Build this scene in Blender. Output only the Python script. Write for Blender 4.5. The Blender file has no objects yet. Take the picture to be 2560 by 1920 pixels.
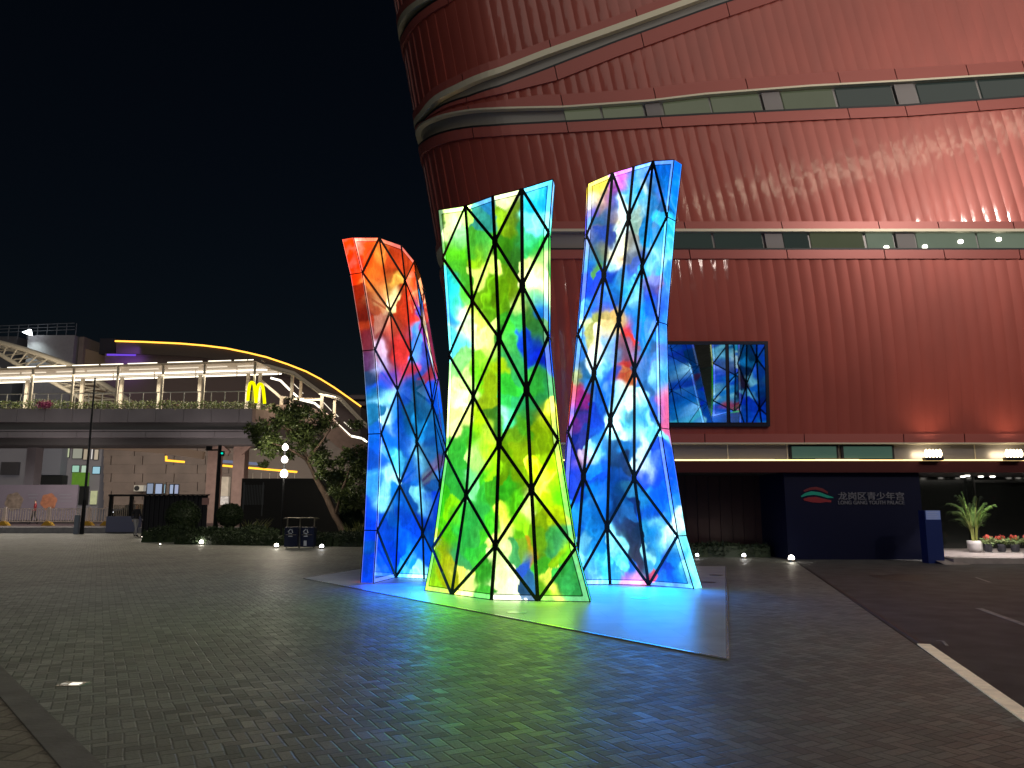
import bpy, math, random
import numpy as np
from mathutils import Vector, noise
random.seed(7)
R = math.radians
SC = bpy.context.scene
C = SC.collection
# ---------------------------------------------------------------- camera, world, light, exposure
EYE = 1.6; FPX = 1920.0; CX = 1280.0; CY = 960.0
PITCH = math.atan(307/1920.0)
cd = bpy.data.cameras.new('camera'); cam = bpy.data.objects.new('camera', cd); C.objects.link(cam)
cam.location = (0, 0, EYE); cam.rotation_euler = (math.pi/2+PITCH, 0, 0)
cd.sensor_width = 36; cd.lens = 27.0; cd.clip_start = .1; cd.clip_end = 2000
SC.camera = cam
W = bpy.data.worlds.new('World'); SC.world = W; W.use_nodes = True
wn = W.node_tree; bg = wn.nodes['Background']
sky = wn.nodes.new('ShaderNodeTexSky'); sky.sky_type = 'NISHITA'; sky.sun_disc = False
sky.sun_elevation = R(38); sky.sun_rotation = R(205)
hsv = wn.nodes.new('ShaderNodeHueSaturation'); hsv.inputs['Saturation'].default_value = 1.15
wn.links.new(sky.outputs[0], hsv.inputs['Color']); wn.links.new(hsv.outputs[0], bg.inputs[0])
bg.inputs[1].default_value = 0.0013
sd = bpy.data.lights.new('ambient_fill', 'SUN'); sd.energy = .46; sd.angle = R(50); sd.color = (1, .93, .82)  # broad soft fill added for the ambient glow of the city
so = bpy.data.objects.new('ambient_fill', sd); C.objects.link(so); so.rotation_euler = (R(48), 0, R(22))
SC.view_settings.view_transform = 'Standard'; SC.view_settings.look = 'None'
SC.view_settings.exposure = 0.0; SC.view_settings.gamma = 1.0
SC.render.engine = 'CYCLES'
SC.cycles.use_denoising = True
SC.cycles.max_bounces = 6; SC.cycles.sample_clamp_indirect = 3.0
# ---------------------------------------------------------------- pixel rays (photo pixels, 2560 wide) -> world
CP, SP = math.cos(PITCH), math.sin(PITCH)
def ray(px, py):
    a = (px-CX)/FPX; b = (CY-py)/FPX
    return Vector((a, CP-b*SP, SP+b*CP))
def at(px, py, Y):
    d = ray(px, py); t = Y/d.y
    return Vector((d.x*t, Y, EYE+d.z*t))
def gnd(px, py, z=0.0):
    d = ray(px, py); t = (z-EYE)/d.z
    return Vector((d.x*t, d.y*t, z))
# ---------------------------------------------------------------- materials
def lin(h):
    h = h.lstrip('#'); o = []
    for i in (0, 2, 4):
        c = int(h[i:i+2], 16)/255
        o.append(c/12.92 if c <= .04045 else ((c+.055)/1.055)**2.4)
    return tuple(o)
def mat(name, col, rough=.6, metal=0, em=None, es=0, spec=.5, bump=0, bscale=20, var=0, vscale=3, stretch=None, alpha=None):
    m = bpy.data.materials.new(name); m.use_nodes = True
    nt = m.node_tree; b = nt.nodes['Principled BSDF']
    b.inputs['Base Color'].default_value = (*col, 1); b.inputs['Roughness'].default_value = rough
    b.inputs['Metallic'].default_value = metal; b.inputs['Specular IOR Level'].default_value = spec
    if em: b.inputs['Emission Color'].default_value = (*em, 1); b.inputs['Emission Strength'].default_value = es
    if bump or var:
        tc = nt.nodes.new('ShaderNodeTexCoord'); mp = nt.nodes.new('ShaderNodeMapping')
        nt.links.new(tc.outputs['Object'], mp.inputs[0])
        if stretch: mp.inputs['Scale'].default_value = stretch
    if var:
        n = nt.nodes.new('ShaderNodeTexNoise'); n.inputs['Scale'].default_value = vscale; n.inputs['Detail'].default_value = 6
        nt.links.new(mp.outputs[0], n.inputs[0])
        r = nt.nodes.new('ShaderNodeMapRange'); r.inputs['From Min'].default_value = .3; r.inputs['From Max'].default_value = .7
        r.inputs['To Min'].default_value = 1-var; r.inputs['To Max'].default_value = 1+var
        nt.links.new(n.outputs[0], r.inputs[0])
        mx = nt.nodes.new('ShaderNodeVectorMath'); mx.operation = 'SCALE'; mx.inputs[0].default_value = col
        nt.links.new(r.outputs[0], mx.inputs['Scale']); nt.links.new(mx.outputs[0], b.inputs['Base Color'])
    if bump:
        n = nt.nodes.new('ShaderNodeTexNoise'); n.inputs['Scale'].default_value = bscale; n.inputs['Detail'].default_value = 4
        nt.links.new(mp.outputs[0], n.inputs[0])
        bp = nt.nodes.new('ShaderNodeBump'); bp.inputs['Strength'].default_value = bump; bp.inputs['Distance'].default_value = .02
        nt.links.new(n.outputs[0], bp.inputs['Height']); nt.links.new(bp.outputs[0], b.inputs['Normal'])
    if alpha is not None:
        b.inputs['Alpha'].default_value = alpha
    return m
def glow(name, col, s):
    m = bpy.data.materials.new(name); m.use_nodes = True; nt = m.node_tree
    for n in list(nt.nodes): nt.nodes.remove(n)
    e = nt.nodes.new('ShaderNodeEmission'); e.inputs[0].default_value = (*col, 1); e.inputs[1].default_value = s
    o = nt.nodes.new('ShaderNodeOutputMaterial'); nt.links.new(e.outputs[0], o.inputs[0])
    return m
def glass(name, col=(.8, .9, .9), alpha=.25, rough=.05):
    return mat(name, col, rough, alpha=alpha)
# ---------------------------------------------------------------- mesh builder
class MB:
    def __init__(s): s.v = []; s.f = []; s.sm = False
    def quad(s, a, b, c, d):
        i = len(s.v); s.v += [tuple(a), tuple(b), tuple(c), tuple(d)]; s.f.append((i, i+1, i+2, i+3)); return s
    def tri(s, a, b, c):
        i = len(s.v); s.v += [tuple(a), tuple(b), tuple(c)]; s.f.append((i, i+1, i+2)); return s
    def hexa(s, p):
        i = len(s.v); s.v += [tuple(q) for q in p]
        for f in ((0,3,2,1),(4,5,6,7),(0,1,5,4),(1,2,6,5),(2,3,7,6),(3,0,4,7)): s.f.append(tuple(i+k for k in f))
        return s
    def box(s, x0, y0, z0, x1, y1, z1):
        x0,x1 = min(x0,x1),max(x0,x1); y0,y1 = min(y0,y1),max(y0,y1); z0,z1 = min(z0,z1),max(z0,z1)
        return s.hexa([(x0,y0,z0),(x1,y0,z0),(x1,y1,z0),(x0,y1,z0),(x0,y0,z1),(x1,y0,z1),(x1,y1,z1),(x0,y1,z1)])
    def tube(s, pts, r, n=8, r2=None, cap=True):
        pts = [Vector(p) for p in pts]; m = len(pts); base = len(s.v)
        for k, p in enumerate(pts):
            t = (pts[min(k+1, m-1)]-pts[max(k-1, 0)]).normalized()
            up = Vector((0, 0, 1)) if abs(t.z) < .9 else Vector((0, 1, 0))
            a = t.cross(up).normalized(); b = a.cross(t)
            rr = r if r2 is None else r+(r2-r)*k/(m-1)
            for j in range(n):
                an = 2*math.pi*(j+.5)/n
                s.v.append(tuple(p+a*math.cos(an)*rr+b*math.sin(an)*rr))
        for k in range(m-1):
            for j in range(n):
                a0 = base+k*n+j; a1 = base+k*n+(j+1) % n
                s.f.append((a0, a1, a1+n, a0+n))
        if cap:
            s.f.append(tuple(base+j for j in reversed(range(n)))); s.f.append(tuple(base+(m-1)*n+j for j in range(n)))
        return s
    def bar(s, a, b, nrm, w, t):
        """flat bar from a to b, width w, thickness t standing out along nrm"""
        a, b, nrm = Vector(a), Vector(b), Vector(nrm).normalized()
        d = (b-a).normalized(); sd = d.cross(nrm).normalized()*w/2; up = nrm*t
        return s.hexa([a-sd, a+sd, b+sd, b-sd, a-sd+up, a+sd+up, b+sd+up, b-sd+up])
    def lathe(s, c, prof, n=20):
        base = len(s.v)
        for r, z in prof:
            for j in range(n):
                an = 2*math.pi*j/n; s.v.append((c[0]+r*math.cos(an), c[1]+r*math.sin(an), c[2]+z))
        for k in range(len(prof)-1):
            for j in range(n):
                a0 = base+k*n+j; a1 = base+k*n+(j+1) % n; s.f.append((a0, a1, a1+n, a0+n))
        s.f.append(tuple(base+j for j in reversed(range(n)))); s.f.append(tuple(base+(len(prof)-1)*n+j for j in range(n)))
        return s
    def prism(s, poly, axis_vec):
        n = len(poly); base = len(s.v); av = Vector(axis_vec)
        s.v += [tuple(Vector(p)) for p in poly]+[tuple(Vector(p)+av) for p in poly]
        s.f.append(tuple(range(base+n-1, base-1, -1))); s.f.append(tuple(range(base+n, base+2*n)))
        for j in range(n):
            k = (j+1) % n; s.f.append((base+j, base+k, base+n+k, base+n+j))
        return s
    def build(s, name, m, parent=None, smooth=False):
        me = bpy.data.meshes.new(name); me.from_pydata(s.v, [], s.f); me.update()
        if m: me.materials.append(m)
        if smooth or s.sm:
            for p in me.polygons: p.use_smooth = True
        o = bpy.data.objects.new(name, me); C.objects.link(o)
        if parent:
            o.parent = parent
            pw = parent
            o.matrix_parent_inverse = WM(parent).inverted()
        return o
def WM(o):
    from mathutils import Matrix
    m = Matrix.LocRotScale(o.location, o.rotation_euler, o.scale)
    if o.parent: m = WM(o.parent) @ o.matrix_parent_inverse @ m
    return m
def tag(o, label=None, cat=None, group=None, kind=None):
    if label: o['label'] = label
    if cat: o['category'] = cat
    if group: o['group'] = group
    if kind: o['kind'] = kind
    return o
def empty(name, loc, label, cat, group=None, rz=0):
    o = bpy.data.objects.new(name, None); C.objects.link(o); o.location = loc; o.rotation_euler = (0, 0, rz)
    o.empty_display_size = .2
    return tag(o, label, cat, group)
def children(o): return [c for c in bpy.data.objects if c.parent == o]
def copy_tree(o, parent=None):
    c = o.copy(); C.objects.link(c)
    if parent: c.parent = parent
    for ch in children(o):
        if ch != c: copy_tree(ch, c)
    return c
def pxbox(mb, x0, y0, x1, y1, Y, d):
    a = at(x0, y1, Y); b = at(x1, y0, Y)
    return mb.box(a.x, Y, a.z, b.x, Y+d, b.z)
def light(kind, name, loc, energy, color, target=None, parent=None, **kw):
    l = bpy.data.lights.new(name, kind); l.energy = energy; l.color = color
    for k, v in kw.items(): setattr(l, k, v)
    o = bpy.data.objects.new(name, l); C.objects.link(o); o.location = loc
    if target is not None:
        o.rotation_euler = (Vector(target)-Vector(loc)).to_track_quat('-Z', 'Y').to_euler()
    if parent:
        o.parent = parent; o.matrix_parent_inverse = WM(parent).inverted()
    return o
# ---------------------------------------------------------------- ground
def paving_mat(name, cell, col, rough, ang, bumpy=1.0, darken=1.0):
    m = bpy.data.materials.new(name); m.use_nodes = True; nt = m.node_tree; N = nt.nodes; L = nt.links
    b = N['Principled BSDF']
    def M(op, a, c=None, d=None):
        n = N.new('ShaderNodeMath'); n.operation = op
        for i, v in enumerate((a, c, d)):
            if v is None: continue
            if isinstance(v, (int, float)): n.inputs[i].default_value = v
            else: L.new(v, n.inputs[i])
        return n.outputs[0]
    tc = N.new('ShaderNodeTexCoord'); mp = N.new('ShaderNodeMapping')
    mp.inputs['Rotation'].default_value = (0, 0, ang); mp.inputs['Scale'].default_value = (1/cell, 1/cell, 1)
    # tiny wobble so that joints are not ruler straight
    nz = N.new('ShaderNodeTexNoise'); nz.inputs['Scale'].default_value = 1.7; L.new(tc.outputs['Object'], nz.inputs[0])
    vm = N.new('ShaderNodeVectorMath'); vm.operation = 'MULTIPLY_ADD'; L.new(nz.outputs['Color'], vm.inputs[0])
    vm.inputs[1].default_value = (.035, .035, 0); L.new(tc.outputs['Object'], vm.inputs[2])
    L.new(vm.outputs[0], mp.inputs[0])
    sx = N.new('ShaderNodeSeparateXYZ'); L.new(mp.outputs[0], sx.inputs[0])
    x, y = sx.outputs[0], sx.outputs[1]
    i = M('FLOOR', x); j = M('FLOOR', y); fx = M('SUBTRACT', x, i); fy = M('SUBTRACT', y, j)
    k = M('FLOORED_MODULO', M('SUBTRACT', i, j), 4.0)
    def isk(v): return M('COMPARE', k, float(v), .3)
    k0, k1, k2, k3 = isk(0), isk(1), isk(2), isk(3)
    dl = M('ADD', fx, k1); dr = M('ADD', M('SUBTRACT', 1.0, fx), k0)
    db = M('ADD', fy, k2); dt = M('ADD', M('SUBTRACT', 1.0, fy), k3)
    d = M('MINIMUM', M('MINIMUM', dl, dr), M('MINIMUM', db, dt))
    idx = M('SUBTRACT', i, k1); idy = M('SUBTRACT', j, k2)
    cb = N.new('ShaderNodeCombineXYZ'); L.new(idx, cb.inputs[0]); L.new(idy, cb.inputs[1])
    wn_ = N.new('ShaderNodeTexWhiteNoise'); wn_.noise_dimensions = '3D'; L.new(cb.outputs[0], wn_.inputs[0])
    rnd = wn_.outputs['Value']; rs = N.new('ShaderNodeSeparateColor'); L.new(wn_.outputs['Color'], rs.inputs[0])
    joint = N.new('ShaderNodeMapRange'); L.new(d, joint.inputs[0]); joint.inputs['From Min'].default_value = .02; joint.inputs['From Max'].default_value = .11
    big = N.new('ShaderNodeTexNoise'); big.inputs['Scale'].default_value = .35; big.inputs['Detail'].default_value = 8; big.inputs['Roughness'].default_value = .65
    L.new(tc.outputs['Object'], big.inputs[0])
    fine = N.new('ShaderNodeTexNoise'); fine.inputs['Scale'].default_value = 45; fine.inputs['Detail'].default_value = 5
    L.new(tc.outputs['Object'], fine.inputs[0])
    f = M('MULTIPLY', M('ADD', .68, M('MULTIPLY', rnd, .36)), M('ADD', .12, M('MULTIPLY', big.outputs[0], 1.65)))
    f = M('MULTIPLY', f, M('ADD', .6, M('MULTIPLY', fine.outputs[0], .8)))
    f = M('MULTIPLY', f, M('ADD', .62, M('MULTIPLY', joint.outputs[0], .38)))
    sc = N.new('ShaderNodeVectorMath'); sc.operation = 'SCALE'; sc.inputs[0].default_value = [c*1.6 for c in col]; L.new(f, sc.inputs['Scale'])
    L.new(sc.outputs[0], b.inputs['Base Color'])
    r_ = M('ADD', rough-.12, M('MULTIPLY', M('ADD', M('MULTIPLY', rs.outputs[1], .5), M('MULTIPLY', big.outputs[0], .5)), .28)); L.new(r_, b.inputs['Roughness'])
    # heights: every brick slightly tilted and at its own level
    tilt = M('ADD', M('MULTIPLY', M('SUBTRACT', rs.outputs[0], .5), fx), M('MULTIPLY', M('SUBTRACT', rs.outputs[2], .5), fy))
    h = M('ADD', M('MULTIPLY', joint.outputs[0], .55), M('MULTIPLY', rnd, .7)); h = M('ADD', h, M('MULTIPLY', tilt, .9)); h = M('ADD', h, M('MULTIPLY', fine.outputs[0], .35))
    bp = N.new('ShaderNodeBump'); bp.inputs['Strength'].default_value = bumpy; bp.inputs['Distance'].default_value = .012
    L.new(h, bp.inputs['Height']); L.new(bp.outputs[0], b.inputs['Normal'])
    b.inputs['Specular IOR Level'].default_value = .7
    return m
m_plaza = paving_mat('herringbone_paving', .098, (.185, .195, .17), .50, R(62), .6)
m_plaza2 = paving_mat('block_paving', .15, (.22, .20, .16), .6, R(8), .9)
m_asph = mat('asphalt', (.10, .105, .107), .6, bump=.5, bscale=120, var=.35, vscale=2)
m_stone = mat('pale_stone_plate', (.55, .57, .60), .38, bump=.08, bscale=30, var=.12, vscale=2.5)
m_kerb = mat('kerb_stone', (.22, .21, .2), .6, var=.2, bump=.3)
g = MB(); g.quad((-400, -60, -.02), (400, -60, -.02), (400, 900, -.02), (-400, 900, -.02))
tag(g.build('ground', mat('distant_ground', (.04, .04, .04), .8)), kind='structure')
# plaza sheet, left of the drain line and right of the kerb
kA, kB = gnd(1990, 1405), gnd(2560, 1800)             # drain line direction
dk = (kB-kA).normalized(); k0 = kA+dk*((24.2-kA.y)/dk.y); k1 = kB+dk*9
LA, LB = gnd(0, 1712), gnd(190, 1920); dl_ = (LA-LB).normalized(); l0 = LB-dl_*8; l1 = LA+dl_*3.2
g = MB(); g.v += [(-45, -8, 0), (k1.x, -8, 0), (k1.x, k1.y, 0), (k0.x, 24.2, 0), (k0.x, 26.6, 0), (-2, 47.9, 0), (-60, 47.9, 0)]; g.f.append(tuple(range(7)))
tag(g.build('plaza', m_plaza), kind='structure')
g = MB(); g.v += [(k1.x+.01, k1.y, .004), (60, k1.y, .004), (60, 24.2, .004), (k0.x+.01, 24.2, .004)]; g.f.append((0, 1, 2, 3))
tag(g.build('driveway', m_asph), kind='structure')
g = MB(); g.v += [(l0.x-.1, l0.y, .03), (l1.x-.1, l1.y, .03), (l1.x-14, l1.y, .03), (l0.x-20, l0.y, .03)]; g.f.append((0, 1, 2, 3))
tag(g.build('side_paving', m_plaza2), kind='structure')
g = MB(); g.bar((l0.x, l0.y, -.01), (l1.x, l1.y, -.01), (0, 0, 1), .2, .055)
tag(g.build('kerb', m_kerb), kind='structure')
# raised roadside terrace and road at far left
g = MB(); g.box(-70, 48, -.01, -13.2, 49.2, .35); tag(g.build('road_kerb', mat('pale_kerb', (.28, .28, .31), .5, var=.2)), kind='structure')
g = MB(); g.box(-70, 49.2, -.01, -9, 74, .34); tag(g.build('road', mat('road_asphalt', (.075, .05, .055), .55, var=.2, vscale=.6)), kind='structure')
# stone plate below the sculpture
pl = [tuple(gnd(x/.8641, y/.8641, .014))[:2] for x, y in ((655, 1249), (1572, 1423), (1568, 1223))]+[(-3.7, 21.2)]
g = MB(); g.prism([(x, y, .002) for x, y in pl], (0, 0, .012)); tag(g.build('stone_plate', m_stone), kind='structure')
g = MB(); _P = [Vector((x, y, .003)) for x, y in pl]
for _a, _b in zip(_P, _P[1:]+_P[:1]): g.bar(_a, _b, (0, 0, 1), .035, .0135)
tag(g.build('plate_edging', mat('polished_edge', (.7, .72, .74), .25, .6)), 'thin polished metal edging round the pale stone plate of the sculpture', 'edging')
_nt = m_stone.node_tree; _br = _nt.nodes.new('ShaderNodeTexBrick'); _tc = _nt.nodes.new('ShaderNodeTexCoord'); _mp = _nt.nodes.new('ShaderNodeMapping')
_mp.inputs['Rotation'].default_value = (0, 0, R(-5)); _nt.links.new(_tc.outputs['Object'], _mp.inputs[0]); _nt.links.new(_mp.outputs[0], _br.inputs[0])
_br.offset = .5; _br.inputs['Scale'].default_value = 1; _br.inputs['Brick Width'].default_value = 1.2; _br.inputs['Row Height'].default_value = .6; _br.inputs['Mortar Size'].default_value = .004; _br.inputs['Mortar Smooth'].default_value = .1
_br.inputs['Color1'].default_value = (1, 1, 1, 1); _br.inputs['Color2'].default_value = (.86, .86, .86, 1); _br.inputs['Mortar'].default_value = (.55, .55, .55, 1)
_pb = _nt.nodes['Principled BSDF']; _src = _pb.inputs['Base Color'].links[0].from_socket; _mu = _nt.nodes.new('ShaderNodeVectorMath'); _mu.operation = 'MULTIPLY'
_nt.links.new(_src, _mu.inputs[0]); _nt.links.new(_br.outputs[0], _mu.inputs[1]); _nt.links.new(_mu.outputs[0], _pb.inputs['Base Color'])
# drain cover strip, its lamp glare put into the material as glow
m_steel = mat('brushed_steel', (.55, .5, .42), .32, 1.0, bump=.3, bscale=14, var=.3, vscale=5)
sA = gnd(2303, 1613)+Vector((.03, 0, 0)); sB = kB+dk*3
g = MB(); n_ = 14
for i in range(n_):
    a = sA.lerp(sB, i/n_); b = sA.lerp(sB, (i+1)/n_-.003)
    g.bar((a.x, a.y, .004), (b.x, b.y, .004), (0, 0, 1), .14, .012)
tag(g.build('drain_cover', mat('glare_glow_cover', (.6, .54, .44), .35, .2, bump=.3, bscale=14, var=.3, vscale=5, em=lin('c8bca4'), es=.36)), 'long narrow steel drain cover, glare painted as glow, running along the edge of the driveway', 'drain cover')
g = MB()
a = k0; b = sA; g.bar((a.x, a.y, .003), (b.x, b.y, .003), (0, 0, 1), .05, .006)
tag(g.build('joint_strip', mat('dark_joint', (.03, .03, .032), .5)), 'thin dark strip between the brick plaza and the asphalt driveway', 'edging strip')
m_line = mat('worn_white_paint', (.42, .42, .4), .6, var=.4, vscale=9)
g = MB(); a = gnd(2447, 1521, .006); b = gnd(2640, 1590, .006); g.bar(a, b, (0, 0, 1), .1, .004)
a = gnd(2440, 1444, .006); b = gnd(2475, 1456, .006); g.bar(a, b, (0, 0, 1), .05, .004)
a = gnd(2341, 1602, .006); b = gnd(2357, 1603, .006); c_ = gnd(2368, 1615, .006); g.bar(a, b, (0, 0, 1), .03, .004); g.bar(b, c_, (0, 0, 1), .03, .006)
tag(g.build('road_marking', m_line), kind='structure')
# dark patch on the driveway
g = MB(); cpt = gnd(2250, 1444); n = 26
ring = []
for k in range(n):
    an = 2*math.pi*k/n; rr = 1+.25*noise.noise((math.cos(an)*1.7, math.sin(an)*1.7, 3))+.12*math.sin(3*an)
    ring.append((cpt.x+.62*rr*math.cos(an)+.25*math.sin(an), cpt.y+.75*rr*math.sin(an), .0085))
g.v += ring; g.f.append(tuple(range(n))); tag(g.build('dark_patch', mat('dark_patch', (.008, .008, .009), .5)), kind='structure')
# small steel covers set in the stone plate
m_cov = mat('cover_steel', (.35, .36, .36), .3, .9)
for (px, py, lab) in ((1292, 1531, 'round steel floor cover in the stone plate in front of the green tower'), (1790, 1438, 'round dark steel floor cover near the far right corner of the stone plate'), (1770, 1456, 'round dark steel floor cover on the plate right of the right tower'), (1600, 1495, 'round steel floor cover in front of the right blue tower')):
    p = gnd(px, py, .014); g = MB(); g.lathe((p.x, p.y, .0141), [(.16, 0), (.16, .004), (.13, .006), (.125, .004)], 24); tag(g.build('floor_cover', m_cov), lab, 'floor cover')
# glint on the paving in the left foreground, put in as a glowing plate
p = gnd(182, 1711)
e = empty('ground_glint', (p.x, p.y, 0), 'small rectangular glint made as a glowing plate in the brick paving near the kerb', 'ground glint')
g = MB(); g.box(p.x-.11, p.y-.09, -.002, p.x+.11, p.y+.09, .006); g.build('frame', m_steel, e)
g = MB(); g.box(p.x-.02, p.y-.035, .006, p.x+.07, p.y+.035, .009); g.build('lens', glow('glint_glow', (1, .95, .8), 1.6), e)  # glowing core of the painted glint
g = MB(); g.box(p.x-.10, p.y-.02, .006, p.x-.05, p.y+.02, .008); g.build('dim_glint', glow('glint_glow_dim', (1, .95, .8), .5), e)
# ---------------------------------------------------------------- the three glass light towers
Z3 = (1.765, 840, 560); Z4 = (2.861, 1040, 420); Z5 = (2.963, 1040, 980); Z6 = (2.861, 1380, 380); Z7 = (2.963, 1380, 940)
def cps(z, txt):
    o = []
    for w in txt.split():
        x, y, h = w.split(','); o.append((z[1]+float(x)/z[0], z[2]+float(y)/z[0], lin(h)))
    return o
GREEN = cps(Z4, """185,380,0f6e1e 250,400,f4ffd0 310,480,9be8b0 300,600,5fc81e 330,750,4aa81e 350,850,3c9a20 440,380,2d8f8a 480,330,1e7fb0 420,520,3f9f3c 500,560,2f9a4a 440,650,a8d820 430,760,f0ff9a 545,700,e8ff90 620,250,ffffd8 620,380,a0c800 680,400,88a800 660,550,3c9a20 700,620,2d7f3a 650,760,6fa010 700,900,8cb010 640,1000,74b010 600,900,6fa010 520,850,8fd820 500,1000,7ac820 470,900,a0e030 840,250,28c8e8 900,180,20b0f0 850,420,8af0f8 800,520,20c890 860,560,18c060 830,680,e8ffb0 830,800,ffffd0 850,950,90e890 880,1010,1488e8 740,1020,f0ffb0 820,1050,3c7f20 860,1150,1e6a28 730,1130,28b060 740,1200,1450e8 840,1330,0a20d8 800,1280,1040c8 660,1150,3cb83c 640,1260,0f8a40 680,1330,148a58 700,1400,1c9a70 600,1450,a8c010 520,1500,8c9a08 660,1560,20b848 860,1500,30b850 900,1560,18a070 950,1350,1464e8 250,850,20d8f0 280,950,38e8d8 230,950,1890f0 340,900,60d858 300,1100,2ab8f0 370,1100,e8ffe8 340,1200,ffffd8 290,1280,60e8f8 320,1400,98e8a0 460,1080,f0ff80 480,1200,fdffb8 540,1220,e8f8a0 460,1350,a0e840 500,1300,c8f080 450,1450,78d820 300,1550,f8ffc8 380,1500,c8f8a0 330,300,c8ff80 260,320,f0ffb0 500,250,2090c8 880,120,40c8f0""") + cps(Z5, """300,40,ffffd8 340,180,f8ffb0 260,230,ffffc0 520,60,8c9a08 560,200,0a4a20 600,260,0f5a28 660,90,20c070 660,180,a8fff0 700,210,40e8c0 760,120,10a880 790,260,50a020 870,60,18a070 850,150,107a50 950,120,fff850 920,250,8ca808 740,330,78a008 800,450,88a010 950,400,90b010 900,560,e8ff20 960,600,fdff30 480,250,b8d818 530,330,d8f060 450,320,78c818 340,350,18b850 300,500,10a048 300,600,0f9850 440,480,c8f8a0 520,480,c0f030 500,600,30b830 560,560,a8e820 480,700,20a850 560,700,208a30 680,560,709808 760,650,789a08 700,730,28b838 700,830,60d828 1000,500,c0f020 960,760,a0c818 1000,880,a8b810 1050,700,60d020 930,980,88a008 250,870,90d810 200,800,30c030 290,950,20a030 220,1050,50c020 340,1000,18b068 450,900,10985a 440,1050,189058 550,1000,30b838 640,900,e8ff60 640,1020,f8ffa0 760,950,a8f028 820,860,f0ffb0 720,1060,58a818 930,1070,608a18 1000,1060,188a60 1040,1120,18806a 780,1180,6a8a28 860,1200,a87020 720,1230,108a68 800,1280,1458c8 860,1400,0f5a90 940,1300,38a838 1050,1220,88b010 1000,1420,e8f070 960,1460,80c830 1100,1380,30c070 1150,1450,40c888 1100,1250,60b018 200,1130,8c9808 220,1300,a0a808 260,1350,989008 120,1300,20a848 130,1400,98c828 340,1250,188a70 420,1200,18b050 330,1400,fff880 400,1450,f0ffb0 480,1350,28c848 520,1450,40d050 650,1350,f8ffd8 720,1450,fffff0 640,1260,e8ffc0 420,640,90f8c0 360,1150,20a060""")
RED = cps(Z3, """70,100,ff5a10 120,110,f05a18 150,160,e86018 150,90,ff6a10 200,130,f8a850 215,110,e86028 260,130,c84820 240,180,d85828 320,170,f06030 160,230,e88038 200,230,b85020 140,210,ff8830 240,280,ffc860 245,330,fff0b0 180,280,c88048 190,330,a86848 150,330,804830 290,300,d85020 320,330,f04818 290,400,e85020 350,380,d84818 340,430,f04010 370,300,f8b080 395,350,b84028 365,410,3060e8 200,440,a88070 220,500,6a2818 190,560,d0c0d8 250,450,c85838 290,530,c83820 280,600,d84030 320,650,f85050 230,600,501818 240,670,401428 190,620,c8d8ff 210,690,1858e8 350,490,58c8ff 340,540,40a0f0 380,500,a848c0 380,560,1858c8 400,620,1848a8 430,560,602030 425,640,a03828 320,720,1060c8 300,780,0840c0 220,780,a0f0ff 225,850,c8ffff 245,830,20a0f0 290,880,0850d0 300,1000,1868e0 330,850,106088 380,760,0f5a78 390,830,0f5070 370,900,30b8f0 420,900,104878 460,760,1060f0 470,900,104080 220,950,1070e8 240,1050,60e0ff 215,1130,b8fff8 220,1200,a0f8ff 210,1020,1060f0 310,1100,1050d0 350,1050,a0f8ff 340,1120,2088e8 400,1000,0f3868 420,1100,482848 440,1150,204080 310,1220,0858b8 320,1300,0a30b8 300,1280,0818a0 250,1200,1088e8 240,1300,1060c0 200,1350,1030b0 385,1230,90f0ff 410,1250,0828e0 370,1320,0830c8 210,1450,0820d0 230,1500,0838e8 200,1530,0828c0 300,1420,1060f0 330,1480,20a8f8 360,1450,1060f0 370,1540,a0ffff 290,1540,40c8ff 400,1450,1068e8 430,1400,1060c0 80,150,ff4808 95,200,f04008 100,300,781808 110,400,601810 125,450,a04020 130,500,601828 150,600,401040 155,680,083858 160,760,085878 165,850,086080 170,950,1068c8 160,1050,0838b0 160,1150,48a8f8 150,1250,0840e0 145,1340,0828d0 135,1420,0a3890 125,1500,0a28b0 120,1560,0838d0""")
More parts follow.
